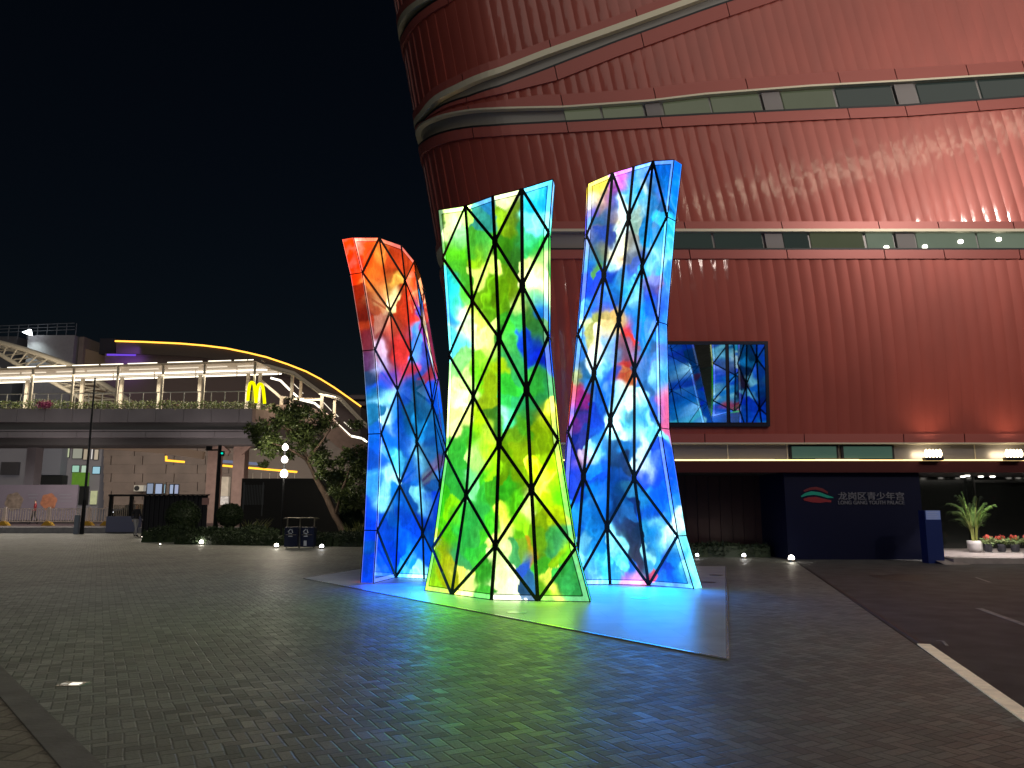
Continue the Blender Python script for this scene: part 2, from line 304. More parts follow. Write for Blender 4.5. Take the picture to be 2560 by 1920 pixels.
BLUE = cps(Z6, """245,240,ffe020 240,400,ffb828 235,500,8060ff 230,620,c8c8ff 330,240,fff050 310,320,e8d8a0 270,330,fff8e8 270,420,8070d0 370,350,c0a070 350,430,b09060 320,500,28709a 340,540,c8a020 430,490,f0b810 450,520,e8b010 380,450,2878b0 430,420,0f58e8 350,590,1048c0 420,580,1048c8 300,650,2068a8 340,720,8c9028 370,680,98a060 320,840,60a040 320,780,108098 430,300,c020d8 490,190,f050e0 440,250,f0a0f8 480,400,ffffff 500,480,ffffff 460,600,ffffe0 440,720,ffffd8 500,800,ffe8c0 520,760,e09840 530,150,e868e8 520,250,58d0ff 560,320,80e8ff 600,180,30b0ff 620,280,20b8ff 680,130,1088ff 640,350,80c8d8 630,450,a8c0b0 600,500,98b8a8 670,250,b0c8c0 700,320,186898 740,250,104068 740,400,105890 700,500,2088c0 730,600,1898d8 690,620,20b8e8 800,150,1890ff 850,150,1088f0 820,280,18a0ff 800,480,40d8ff 570,620,888880 580,750,687080 570,870,2848c0 610,830,5860b0 740,720,b0f0ff 700,820,50c8f8 720,900,9090d0 780,650,58d8ff 270,800,18a0ff 250,900,1040e8 300,950,1030e0 270,1050,28a8ff 310,1080,0a20d8 420,920,1048e0 440,850,c8f8ff 400,1060,1048d8 420,1000,30a8f8 480,1050,28a0f0 540,900,70c8f0 530,1000,40e0ff 580,1050,b8f8ff 600,1000,78f0ff 300,1180,909840 360,1170,b8a860 430,1150,d0b060 280,1300,a0a050 260,1250,d0e0a0 350,1350,f8f0c0 400,1280,e8d090 330,1450,ffffe8 300,1500,f0f0ff 240,1150,1890f8 210,1350,28a8f8 540,1270,e82818 550,1330,f04020 530,1150,28a8f0 580,1250,1890f0 520,1430,805870 540,1500,f05018 500,1580,e89048 530,1620,e86018 430,1400,78c8f8 400,1500,48b8f8 420,1600,1858e8 350,1600,60d0ff 620,1150,18a8e8 640,1300,1098d8 650,1400,18a0e0 690,1050,2040e0 700,1000,605098 680,1150,1060e0 720,1250,1070e8 740,1000,a86050 760,950,f09080 750,1060,c06048 730,1150,4050a0 740,1300,50c0ff 745,1430,f05018 755,1500,f04010 740,1600,a0f0ff 700,1400,105888 660,1500,105080 650,1600,105890 180,1400,3890e8 200,1550,186898 240,1600,207090 150,1600,90a060 500,680,f8f8d0 785,1050,3a80e0 775,1250,40a0ff 792,1440,1070d8 778,1470,3090f0 728,1460,40b0ff 770,1545,50c0ff 790,880,40b0ff 765,1110,3060d0 800,1000,50a0f0 120,1640,f06040 600,690,909898""") + cps(Z7, """350,30,58c8ff 400,60,1858e8 520,30,f07028 560,20,e89040 230,60,2078a0 170,120,802858 140,120,d04028 110,200,f06038 230,170,c048a0 270,120,50a0ff 200,220,a02890 210,290,280888 220,320,7030c0 190,400,a03898 180,450,2010b0 250,500,5048d0 330,300,1850f0 370,180,1878f0 320,420,1868e8 350,500,40b8ff 300,560,c8ffff 260,600,f8c8e0 320,600,a0f8ff 240,600,c84040 350,650,1068e8 290,700,1890f0 400,130,1878f0 480,150,a8f8ff 540,150,f8f8e0 500,230,e0ffff 560,280,38c8e0 580,380,28c0d8 500,350,e8fff8 530,450,e8fff8 480,420,c8fff8 600,520,1888e8 560,560,20a0f0 660,200,c8ffff 690,260,30b0e8 680,350,18a0e0 720,300,a0fff8 670,430,e8fff8 720,450,80f0ff 680,560,f8ffff 650,660,f8ffff 700,600,88c8ff 740,120,105890 780,60,40c0ff 790,90,f06040 790,220,d06088 750,250,0f58c8 460,500,0f3c70 480,600,0f3060 560,680,102858 520,720,1840a0 450,750,0f40a0 380,850,1060c8 330,800,1840c8 360,950,1870d8 340,900,58b0f0 300,1000,18a0f8 280,850,18b8f8 300,1120,28b8ff 340,1050,1088e0 230,1100,1888f8 260,1200,88e8ff 130,700,1018c0 170,800,2818b0 150,600,4830c8 200,900,1020d0 190,980,40c8ff 540,900,123a78 500,1000,0f2c60 550,1000,2a5088 600,850,4088a8 620,900,102058 560,1130,181838 620,1200,0c0c28 640,1300,1a1428 670,1400,100c20 570,1200,14102c 720,700,b0d0ff 690,750,1020d8 760,650,70a0ff 750,600,1030d0 770,750,1838e0 700,900,38b8f8 690,1000,0f58e0 760,950,1068f0 820,900,1068f0 800,700,1058f0 840,1050,2090f8 700,1100,40c0f0 780,1080,c8fff8 740,1150,18b0f0 780,1200,18a8f0 860,1150,f0ffff 860,1250,e0ffff 740,1300,a8fff8 800,1320,40c8f8 760,1400,f06048 740,1450,e05878 720,1360,60d0f8 330,1250,28b0ff 350,1350,60f0f8 300,1450,58d0ff 330,1500,90b0ff 370,1480,40d0e8 470,1250,98f8ff 500,1350,70f0ff 570,1430,1868d0 540,1500,d080d8 620,1480,e8a0d8 460,1480,48c0ff 840,1350,1050e8 880,1450,1038e0 850,1500,1888f8 930,1350,18a0ff 950,1480,20b0ff 960,1280,90fff8 1000,1450,90fff8""")
GREEN = [(x, y, (c[0]*.88+.30*.12, c[1]*.88+.72*.12, c[2]*.88*.85)) if c[1] > c[2]*1.1 else (x, y, c) for x, y, c in GREEN]
def azure(L, y0=0): return [(x, y, (c[0]*.9, c[1]*.82+.30*.18, c[2]*.9+.1)) if (c[2] > c[0]*1.6 and c[2] > .15) else (x, y, c) for x, y, c in L]
BLUE = [(x, y, (c[0]*.70, c[1]*.95, c[2])) if (min(c) > .45 and c[2] > .7) else (x, y, c) for x, y, c in azure(BLUE)]; RED = azure(RED)
def zc(z, *pts): return [(r, z[1]+x/z[0], z[2]+y/z[0]) for r, x, y in pts]
gcols = [zc(Z4, (0,160,300), (1,195,645), (3,240,1340))+zc(Z5, (5,220,455), (7,125,1155), (8,65,1470)),
         zc(Z4, (0,357,272), (2,408,950))+zc(Z5, (4,430,35), (6,377,765), (8,268,1500)),
         zc(Z4, (0,552,200), (1,568,525), (3,598,1215))+zc(Z5, (5,620,385), (7,592,1140), (8,562,1540)),
         zc(Z4, (0,757,150), (2,762,840))+zc(Z5, (4,820,-15), (6,857,725), (8,903,1548)),
         zc(Z4, (0,980,80), (1,950,462), (3,948,1205))+zc(Z5, (5,1054,355), (7,1182,1155), (8,1290,1555))]
rcols = [zc(Z3, (0,78,60), (1,115,215), (3,170,555), (5,197,925), (7,180,1352), (8,165,1585)),
         zc(Z3, (0,190,60), (2,238,385), (4,270,735), (6,280,1150), (8,262,1560)),
         zc(Z3, (0,290,95), (1,308,250), (3,335,580), (5,360,960), (7,385,1365), (8,390,1565)),
         zc(Z3, (0,348,165), (2,385,440), (4,430,800), (6,463,1150), (8,490,1580)),
         zc(Z3, (0,374,232), (1,390,300), (3,455,680), (5,492,1000), (7,530,1400), (8,560,1600))]
bcols = [zc(Z6, (0,258,226), (1,245,597), (3,185,1305))+zc(Z7, (5,118,415), (7,70,1150), (8,20,1545)),
         zc(Z6, (0,432,150), (2,370,880))+zc(Z7, (4,310,-20), (6,232,745), (8,170,1545)),
         zc(Z6, (0,583,105), (1,548,470), (3,478,1200))+zc(Z7, (5,432,330), (7,408,1120), (8,430,1543)),
         zc(Z6, (0,725,65), (2,650,820))+zc(Z7, (4,614,-40), (6,612,755), (8,718,1550)),
         zc(Z6, (0,873,55), (1,825,465), (3,762,1215))+zc(Z7, (5,805,385), (7,932,1185), (8,1050,1577))]
def color_field(pts, cp, seed, sig=19.0):
    tint = None
    """paint like blots: nearest control colours seen through a two scale domain warp"""
    P = np.array(pts, float); out = np.zeros((len(P), 3))
    wp = np.empty_like(P); sg = np.empty(len(P)); br = np.empty(len(P)); th = np.empty(len(P))
    for i, (x, y) in enumerate(P):
        a = noise.noise_vector((x/75, y/75, seed)); b = noise.noise_vector((x/22, y/30, seed+9)); c = noise.noise_vector((x/7, y/9, seed+4))
        wp[i] = (x+a.x*20+b.x*11+c.x*3.0, y+a.y*24+b.y*13+c.y*3.0)
        sg[i] = sig*(.22+1.15*max(0, noise.noise((x/60, y/60, seed+20))+.45))
        rd = 1-abs(noise.noise((x/34+b.x*.9, y/60+b.y*.9, seed+31)))*2.6
        br[i] = max(0, rd); th[i] = 1.6*noise.noise((x/95, y/95, seed+50))
    cxy = np.array([(a, b) for a, b, _ in cp]); cc = np.array([c for _, _, c in cp])
    cool = cp is BLUE or cp is RED; pen = np.array([(420.0 if (c[0] > c[2]*1.4 and c[0] > c[1]*1.5 and cp is BLUE) else 260.0 if (cp is GREEN and (c[2] > c[1]*1.3 or c[0] > c[1]*1.5)) else 0.0) for _, _, c in cp])
    for s in range(0, len(P), 4000):
        dd_ = wp[s:s+4000, None, :]-cxy[None]; ct, st2 = np.cos(th[s:s+4000])[:, None], np.sin(th[s:s+4000])[:, None]
        d2 = (dd_[..., 0]*ct+dd_[..., 1]*st2)**2*1.7+(-dd_[..., 0]*st2+dd_[..., 1]*ct)**2*.55+pen[None]
        w = np.exp(-(d2-d2.min(1, keepdims=True))/(2*sg[s:s+4000, None]**2)*2.2)
        w /= w.sum(1, keepdims=True); w2 = np.exp(-(d2-d2.min(1, keepdims=True))/(2*34.0**2)); w2 /= w2.sum(1, keepdims=True); out[s:s+4000] = (w*.86+w2*.14) @ cc
    lum = out.max(1, keepdims=True)
    mx = out.max(1, keepdims=True)+1e-4; L_ = (out @ np.array([.3, .55, .15]))[:, None]; hi = np.clip((L_-.42)/.4, 0, 1); hi = hi*hi*(3-2*hi)
    val = mx*(.86+.34*br[:, None])*(1+.12*hi); out = (out/mx)**(1.32-.12*hi)*val
    return out
def glass_mat(name, k):
    m = bpy.data.materials.new(name); m.use_nodes = True; nt = m.node_tree; N = nt.nodes; L = nt.links; b = N['Principled BSDF']
    at_ = N.new('ShaderNodeAttribute'); at_.attribute_name = 'print'
    ed = N.new('ShaderNodeAttribute'); ed.attribute_name = 'edge'
    tc = N.new('ShaderNodeTexCoord')
    n1 = N.new('ShaderNodeTexNoise'); n1.inputs['Scale'].default_value = 9; n1.inputs['Detail'].default_value = 7; n1.inputs['Distortion'].default_value = 1.2
    L.new(tc.outputs['Object'], n1.inputs[0])
    n2 = N.new('ShaderNodeTexNoise'); n2.inputs['Scale'].default_value = 70; n2.inputs['Detail'].default_value = 3; L.new(tc.outputs['Object'], n2.inputs[0])
    def M(op, a, c=None, d=None):
        n = N.new('ShaderNodeMath'); n.operation = op
        for i, v in enumerate((a, c, d)):
            if v is None: continue
            if isinstance(v, (int, float)): n.inputs[i].default_value = v
            else: L.new(v, n.inputs[i])
        return n.outputs[0]
    # marbled variation and speckle of the printed film
    mp_ = N.new('ShaderNodeMapping'); mp_.inputs['Scale'].default_value = (14, 14, 2.2); mp_.inputs['Rotation'].default_value = (.25, .3, 0); L.new(tc.outputs['Object'], mp_.inputs[0])
    n3 = N.new('ShaderNodeTexNoise'); n3.inputs['Scale'].default_value = 1.0; n3.inputs['Detail'].default_value = 5; n3.inputs['Distortion'].default_value = .8; L.new(mp_.outputs[0], n3.inputs[0])
    f = M('ADD', .30, M('ADD', M('MULTIPLY', n1.outputs[0], .75), M('MULTIPLY', n3.outputs[0], .72))); sp = M('GREATER_THAN', n2.outputs[0], .66)
    f = M('MULTIPLY', f, M('SUBTRACT', 1.0, M('MULTIPLY', sp, .28)))
    # lit rim of the pane box and the fine seam inside it
    rim = M('LESS_THAN', ed.outputs['Fac'], .085); seam = M('COMPARE', ed.outputs['Fac'], .095, .010)
    f = M('MULTIPLY', f, M('ADD', 1.0, M('MULTIPLY', rim, .85))); f = M('MULTIPLY', f, M('SUBTRACT', 1.0, M('MULTIPLY', seam, .7)))
    mixw = N.new('ShaderNodeMix'); mixw.data_type = 'RGBA'; L.new(M('MULTIPLY', rim, .06), mixw.inputs['Factor']); L.new(at_.outputs['Color'], mixw.inputs['A']); mixw.inputs['B'].default_value = (.9, 1, 1, 1)
    sc = N.new('ShaderNodeVectorMath'); sc.operation = 'SCALE'; L.new(mixw.outputs['Result'], sc.inputs[0]); L.new(f, sc.inputs['Scale'])
    L.new(sc.outputs[0], b.inputs['Emission Color']); b.inputs['Emission Strength'].default_value = k
    b.inputs['Base Color'].default_value = (.012, .014, .016, 1); b.inputs['Roughness'].default_value = .08; b.inputs['Specular IOR Level'].default_value = .35
    return m
m_pane = glass_mat('backlit_printed_glass', 1.55)
m_bar = mat('dark_steel_bar', (.012, .016, .018), .45, .6)
def seg_dist(P, segs):
    P = np.array(P); best = np.full(len(P), 9.0)
    for a, b in segs:
        a = np.array(a); b = np.array(b); ab = b-a; t = np.clip(((P-a)@ab)/(ab@ab), 0, 1)
        best = np.minimum(best, np.linalg.norm(P-(a+t[:, None]*ab), axis=1))
    return best
def pane(parent, corners, pix, cp, seed, segs, res, gain=1.0, quad=False):
    A = [Vector(c) for c in corners]
    vs, px, fs = [], [], []
    if quad:
        nu = max(2, int((A[1]-A[0]).length/res)); nv = max(2, int((A[3]-A[0]).length/res))
        for j in range(nv+1):
            for i in range(nu+1):
                u, v = i/nu, j/nv
                vs.append(A[0].lerp(A[1], u).lerp(A[3].lerp(A[2], u), v))
                p = [np.array(q) for q in pix]; px.append(((p[0]*(1-u)+p[1]*u)*(1-v)+(p[3]*(1-u)+p[2]*u)*v))
        for j in range(nv):
            for i in range(nu):
                a = j*(nu+1)+i; fs.append((a, a+1, a+nu+2, a+nu+1))
    else:
        L_ = max((A[1]-A[0]).length, (A[2]-A[0]).length, (A[2]-A[1]).length); n = max(4, int(L_/res)); idx = {}
        for i in range(n+1):
            for j in range(n+1-i):
                k = n-i-j; idx[i, j] = len(vs)
                vs.append((A[0]*k+A[1]*i+A[2]*j)/n); px.append((np.array(pix[0])*k+np.array(pix[1])*i+np.array(pix[2])*j)/n)
        for i in range(n):
            for j in range(n-i):
                fs.append((idx[i, j], idx[i+1, j], idx[i, j+1]))
                if i+j < n-1: fs.append((idx[i+1, j], idx[i+1, j+1], idx[i, j+1]))
    col = color_field(px, cp, seed); wl = np.clip(((col @ np.array([.3, .55, .15]))-.35)/.35, 0, 1)[:, None]; col = col*(gain*(1-wl)+max(.98, gain)*wl)
    if not quad:
        rq = random.Random(int(seed*97+px[0][0]*13+px[0][1]*7+px[-1][0])); hot = A[rq.randrange(3)]; far = max((hot-a).length for a in A); ht = rq.uniform(.15, .95)
        dd = np.array([(v-hot).length/far for v in vs]); gl = np.exp(-(dd/.33)**2)*ht; col = col*(.88+.8*gl)[:, None]+(gl[:, None]**2)*.10*(col/(col.max(1, keepdims=True)+1e-3))**.5  # backlight hot spot at one corner, painted in with the print colours
    ov = np.clip(col.max(1, keepdims=True)-.95, 0, None); col = col+ov*.30
    mb = MB(); mb.v = [tuple(v) for v in vs]; mb.f = fs
    o = mb.build('glass_panel', m_pane, parent); me = o.data
    at_ = me.attributes.new('print', 'FLOAT_COLOR', 'POINT')
    at_.data.foreach_set('color', np.c_[col, np.ones(len(col))].astype(np.float32).ravel())
    e_ = me.attributes.new('edge', 'FLOAT', 'POINT'); d = seg_dist(vs, segs) if segs else np.full(len(vs), 9.0)
    e_.data.foreach_set('value', (d*(4 if quad else 1)).astype(np.float32))
    return o
def tower(cols, cp, cpb, label, T, seed, away, pxf_back, nov=None, glow_fills=()):
    base = [gnd(c[-1][1], c[-1][2], .016) for c in cols]
    nrm = []
    for i in range(5):
        t = (base[min(i+1, 4)]-base[max(i-1, 0)]); t.z = 0; n = Vector((-t.y, t.x, 0)).normalized()
        if n.dot(away) < 0: n = -n
        nrm.append(Vector((*nov[i], 0)).normalized() if nov else n)
    F = []; Bk = []; PX = []
    for i, c in enumerate(cols):
        f, b, q = {}, {}, {}
        for r, x, y in c:
            p = at(x, y, base[i].y) if r < 8 else base[i].copy()
            f[r] = p; b[r] = p+nrm[i]*T; q[r] = (x, y)
        F.append(f); Bk.append(b); PX.append(q)
    ctr = sum(base, Vector())/5
    root = empty('glass_tower', (ctr.x, ctr.y, .03), label, 'light sculpture', 'backlit glass towers on the stone plate')
    def perim(S):
        out = []
        for i in range(4): out += [(S[i][0], S[i+1][0]), (S[i][8], S[i+1][8])]
        for i in (0, 4):
            r = sorted(S[i]); out += [(S[i][a], S[i][b]) for a, b in zip(r, r[1:])]
        return out
    rnd = random.Random(seed)
    for S, cpx, res, back in ((F, cp, .032, False), (Bk, cpb, .085, True)):
        pr = [(tuple(a), tuple(b)) for a, b in perim(S)]
        bars = MB(); edges = set()
        nout = [n*(1 if back else -1) for n in nrm]
        for i in range(4):
            ra, rb = sorted(S[i]), sorted(S[i+1]); a = b = 0
            while a < len(ra)-1 or b < len(rb)-1:
                na = ra[a+1] if a < len(ra)-1 else 99; nb = rb[b+1] if b < len(rb)-1 else 99
                if na < nb or (na == nb and len(ra) < len(rb)):
                    t = [(i, ra[a]), (i+1, rb[b]), (i, na)]; a += 1
                else:
                    t = [(i, ra[a]), (i+1, rb[b]), (i+1, nb)]; b += 1
                if back: t = [t[0], t[2], t[1]]
                cs = [S[c][r] for c, r in t]; pp = [PX[c][r] for c, r in t]
                if back: pp = [pxf_back(x, y) for x, y in pp]
                cen = sum(cs, Vector())/3
                pane(root, cs, pp, cpx, seed+(rnd.random()*2 if back else 0), pr, res, rnd.choice((.45, .6, .8, .9, .95, 1.0, 1.05)))
                edges.add(((i, ra[a]), (i+1, rb[b])))
        for (c1, r1), (c2, r2) in edges:
            if r1 == r2 and r1 in (0, 8): continue
            n = (nout[c1]+nout[c2]).normalized(); off = n*.004
            bars.bar(S[c1][r1]+off, S[c2][r2]+off, n, .058, .02)
        for c in (1, 2, 3):
            r = sorted(S[c])
            for a, b in zip(r, r[1:]): bars.bar(S[c][a]+nout[c]*.005, S[c][b]+nout[c]*.005, nout[c], .064, .022)
            for a in r[1:-1]:
                if a == 0: continue
                p = S[c][a]; tx = nout[c].cross(Vector((0, 0, 1)))
                hx = [p+nout[c]*.006+tx*(.066*math.sin(k*math.pi/3))+Vector((0, 0, .09*math.cos(k*math.pi/3))) for k in range(6)]
                bars.prism(hx, nout[c]*.024)
        bars.build('lattice_frame', m_bar, root)
        thin = MB()
        for i in (0, 4):
            r = sorted(S[i])
            for a, b in zip(r, r[1:]): thin.tube([S[i][a], S[i][b]], .012, 5)
        for i in range(4):
            for rr in (0, 8): thin.tube([S[i][rr], S[i+1][rr]], .012, 5)
        thin.build('edge_trim', m_bar, root)
    # side walls and the cap
    for i, sg in ((0, 1), (4, -1)):
        r = sorted(F[i])
        for a, b in zip(r, r[1:]):
            cs = [Bk[i][b], F[i][b], F[i][a], Bk[i][a]]; dx = -sg*24
            pp = [(PX[i][b][0]+dx, PX[i][b][1]), (PX[i][b][0]-sg*2, PX[i][b][1]), (PX[i][a][0]-sg*2, PX[i][a][1]), (PX[i][a][0]+dx, PX[i][a][1])]
            segs = [(tuple(F[i][a]), tuple(F[i][b])), (tuple(Bk[i][a]), tuple(Bk[i][b]))]
            pane(root, cs, pp, cp, seed, segs, .04, .95, quad=True)
        for a in r[1:-1]: MB().tube([F[i][a], Bk[i][a]], .012, 5).build('joint_bar', m_bar, root)
    cap = MB()
    for i in range(4): cap.quad(F[i][0], F[i+1][0], Bk[i+1][0], Bk[i][0])
    cap.build('top_cap', m_bar, root)
    for k, (lc, le) in enumerate(glow_fills):
        c = k and 4 or 0; m_ = (base[0]*(1-k*.5-.25)+base[4]*(k*.5+.25)); nn = (nrm[1]+nrm[3]).normalized(); p = m_-nn*.30+Vector((0, 0, .55)); light('AREA', 'ground_glow_fill', p, le*.72, lc, p-nn*1.0-Vector((0, 0, 1.0)), root, size=1.3)  # unseen coloured area lamps added to strengthen the glow on the ground
    return root
tower(rcols, RED, BLUE, 'left tower of the sculpture, orange red at the curved top and deep blue below', .32, 3.3, Vector((-.6, 1, 0)), lambda x, y: (1560-(x-1020)*.7, y), [(-.9, .4), (-.6, .8), (-.15, 1), (-.2, 1), (-.3, 1)], (((.0, .08, 1), 44), ((.0, .25, 1), 34)))
tower(gcols, GREEN, BLUE, 'front tower of the sculpture, glowing green and yellow with a black triangle lattice', .30, 11.7, Vector((0, 1, 0)), lambda x, y: (1560-(x-1250)*.6, y), None, (((.10, .9, .04), 42), ((.35, 1, .02), 48)))
tower(bcols, BLUE, RED, 'right tower of the sculpture, blue and white with orange blots, the tallest of the three', .32, 21.1, Vector((.2, 1, 0)), lambda x, y: (1000-(x-1560)*.6, y), None, (((.0, .2, 1), 50), ((.0, .24, 1), 85)))
# ---------------------------------------------------------------- the red arts building
Y0 = 24.0; ARC_X, ARC_A, ARC_B, ARC_E = 1.2, 3.3, 2.9, 2.25
LEFTS = [(ARC_X, Y0)]
for k in range(1, 61):
    t = k/60*math.pi/2
    LEFTS.append((ARC_X-ARC_A*math.sin(t)**(2/ARC_E), Y0+ARC_B-ARC_B*math.cos(t)**(2/ARC_E)))
x_, y_ = LEFTS[-1]
for k in range(1, 25):
    t = k/24; LEFTS.append((x_+2.2*t*t, y_+7*t))
AL = [0.0]
for a, b in zip(LEFTS, LEFTS[1:]): AL.append(AL[-1]+math.dist(a, b))
S_SIL = ARC_X-AL[60]; S_MIN = ARC_X-AL[-1]+.05; S_MAX = 24.0
AXn = np.array([-(v) for v in AL]); PXn = np.array([p[0] for p in LEFTS]); PYn = np.array([p[1] for p in LEFTS])
def plan(s):
    if s >= ARC_X: return s, Y0
    d = ARC_X-s; return float(np.interp(d, AL, PXn)), float(np.interp(d, AL, PYn))
def shx(z):
    if z < 4.5: return 0.0
    if z < 11: return -.183*(z-4.5)**2/13.0
    return -.183*(3.25+z-11)
LEAN = math.tan(R(4.6))
def shy(z): return -LEAN*min(max(z-4.05, 0), 6.4)
def pnorm(s):
    a = plan(s-.02); b = plan(s+.02); t = Vector((b[0]-a[0], b[1]-a[1], 0)).normalized()
    return Vector((t.y, -t.x, 0))          # points out of the building
def fp(s, z, o=0.0):
    x, y = plan(s); n = pnorm(s)
    return Vector((x+shx(z)+n.x*o, y+shy(z)+n.y*o, z))
_s = np.linspace(S_SIL, S_MAX, 900); _z = np.linspace(.5, 34, 1400)
_X = np.array([plan(s)[0] for s in _s])[:, None]+np.array([shx(z) for z in _z])[None]
_Y = np.array([plan(s)[1] for s in _s])[:, None]+np.array([shy(z) for z in _z])[None]
_dz = (_z-EYE)[None]; _dep = _Y*CP+_dz*SP
_px = CX+FPX*_X/_dep; _py = CY-FPX*(_dz*CP-_Y*SP)/_dep
def px2sz(x, y):
    k = np.argmin((_px-x)**2+(_py-y)**2); i, j = divmod(int(k), len(_z)); return float(_s[i]), float(_z[j])
def curve(pts, ext_left=None):
    """list of photo pixels (in the 2212 wide reading) -> function z(s)"""
    q = sorted(px2sz(x/.8641, y/.8641) for x, y in pts)
    S = np.array([a for a, _ in q]); Z = np.array([b for _, b in q])
    def f(s):
        if s > S[-1]: return float(Z[-1]+(Z[-1]-Z[-2])/(S[-1]-S[-2])*(s-S[-1]))
        return float(np.interp(s, S, Z))
    return f
Ct = curve([(899, 292), (908, 275), (933, 259), (986, 244), (1064, 236), (1217, 232), (1400, 219), (1521, 205), (1746, 187), (1958, 176), (2212, 160)])
Cb = curve([(906, 325), (923, 306), (954, 291), (1001, 280), (1064, 274), (1217, 266), (1521, 250), (1746, 240), (1958, 231), (2212, 212)])
Dt = curve([(899, 272), (914, 244), (939, 212), (986, 187), (1079, 150), (1173, 112), (1330, 56), (1500, -5)])
Db = curve([(900, 281), (920, 262), (954, 233), (1014, 212), (1079, 190), (1173, 155), (1330, 94), (1521, 25), (1583, 3)])
Et = curve([(861, 72), (870, 37), (892, 12), (911, 0)])
Eb = curve([(868, 97), (876, 72), (892, 47), (923, 19), (951, 2)])
def DbC(s): return max(Db(s), Ct(s)+.02)
def DtC(s): return max(Dt(s), DbC(s)+.25)
def EbC(s): return max(Eb(s)+(0 if s < -.2 else .42*(s+.2)), DtC(s)+.3)
def EtC(s): return EbC(s)+ (Et(-.5)-Eb(-.5) if s > -.5 else max(.35, Et(s)-Eb(s)))
Bt = lambda s: BTZ
Bb = lambda s: BBZ
BTZ = px2sz(1700/.8641, 497/.8641)[1]; BBZ = px2sz(1700/.8641, 541/.8641)[1]
AT, AB = at(1900/.8641, 957/.8641, Y0).z, at(1900/.8641, 996/.8641, Y0).z
AF = at(1900/.8641, 1021/.8641, Y0).z          # foot of the lower fascia
TOP = 31.0
m_red = mat('red_metal_cladding', (.38, .074, .054), .40, .25, bump=.14, bscale=1.0, stretch=(1.6, 1.6, .5), var=.10, vscale=.9)
_nt = m_red.node_tree; _p = _nt.nodes['Principled BSDF']; _p.inputs['Coat Weight'].default_value = .7; _p.inputs['Coat Roughness'].default_value = .09
_tc = _nt.nodes.new('ShaderNodeTexCoord'); _mp = _nt.nodes.new('ShaderNodeMapping'); _mp.inputs['Scale'].default_value = (3.2, 3.2, 1.1); _nn = _nt.nodes.new('ShaderNodeTexNoise'); _nn.inputs['Scale'].default_value = .8; _nn.inputs['Detail'].default_value = 2
_bp = _nt.nodes.new('ShaderNodeBump'); _bp.inputs['Strength'].default_value = .55; _bp.inputs['Distance'].default_value = .03
_nt.links.new(_tc.outputs['Object'], _mp.inputs[0]); _nt.links.new(_mp.outputs[0], _nn.inputs[0]); _nt.links.new(_nn.outputs[0], _bp.inputs['Height']); _nt.links.new(_bp.outputs[0], _p.inputs['Coat Normal'])
m_redflat = mat('red_flashing', (.38, .095, .080), .36, .2, bump=.1, bscale=2)
m_cream = mat('cream_metal_lip', (.66, .62, .48), .4, .3)
m_recess = mat('grey_recess_panel', (.24, .24, .24), .35, .2)
m_dframe = mat('dark_window_frame', (.02, .022, .026), .4, .5)
m_bluframe = mat('window_box_frame', (.03, .035, .06), .35, .6)
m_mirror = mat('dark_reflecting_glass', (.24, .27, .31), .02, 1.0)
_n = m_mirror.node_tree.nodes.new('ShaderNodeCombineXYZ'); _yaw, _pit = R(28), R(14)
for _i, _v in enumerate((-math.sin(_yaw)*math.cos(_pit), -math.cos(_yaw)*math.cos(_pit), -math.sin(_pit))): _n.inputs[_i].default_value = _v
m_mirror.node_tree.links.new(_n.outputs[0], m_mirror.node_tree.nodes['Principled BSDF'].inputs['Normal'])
m_winlit = mat('dim_window_glass', (.02, .025, .022), .05, em=lin('5a6048'), es=.55, var=.3, vscale=1.2)
m_winlit2 = mat('lit_window_glass', (.04, .05, .045), .06, em=lin('6e7a68'), es=.75, var=.3, vscale=1.6)
m_windark = mat('dark_window_glass', (.01, .014, .014), .05, em=lin('2c3430'), es=.8)
B = empty('arts_building', (8, Y0, 0), 'big red building with curved corner, ribbed metal cladding and slanting window bands', 'building')
RIB = .392
def flat_strip(name, zl, zu, s0, s1, o, m, parent, th=.05, step=.3, label=None):
    mb = MB(); n = max(2, int((s1-s0)/step)); P = []
    for i in range(n+1):
        s = s0+(s1-s0)*i/n; a, b = zl(s), zu(s)
        P.append((fp(s, a, o), fp(s, b, o), fp(s, b, o-th), fp(s, a, o-th)))
    for p in P: mb.v += [tuple(q) for q in p]
    for i in range(n):
        for k in range(4):
            a = i*4+k; b = i*4+(k+1) % 4; mb.f.append((a, b, b+4, a+4))
    mb.f.append((0, 3, 2, 1)); e = n*4; mb.f.append((e, e+1, e+2, e+3))
    o_ = mb.build(name, m, parent)
    if label: o_['label'] = label
    return o_
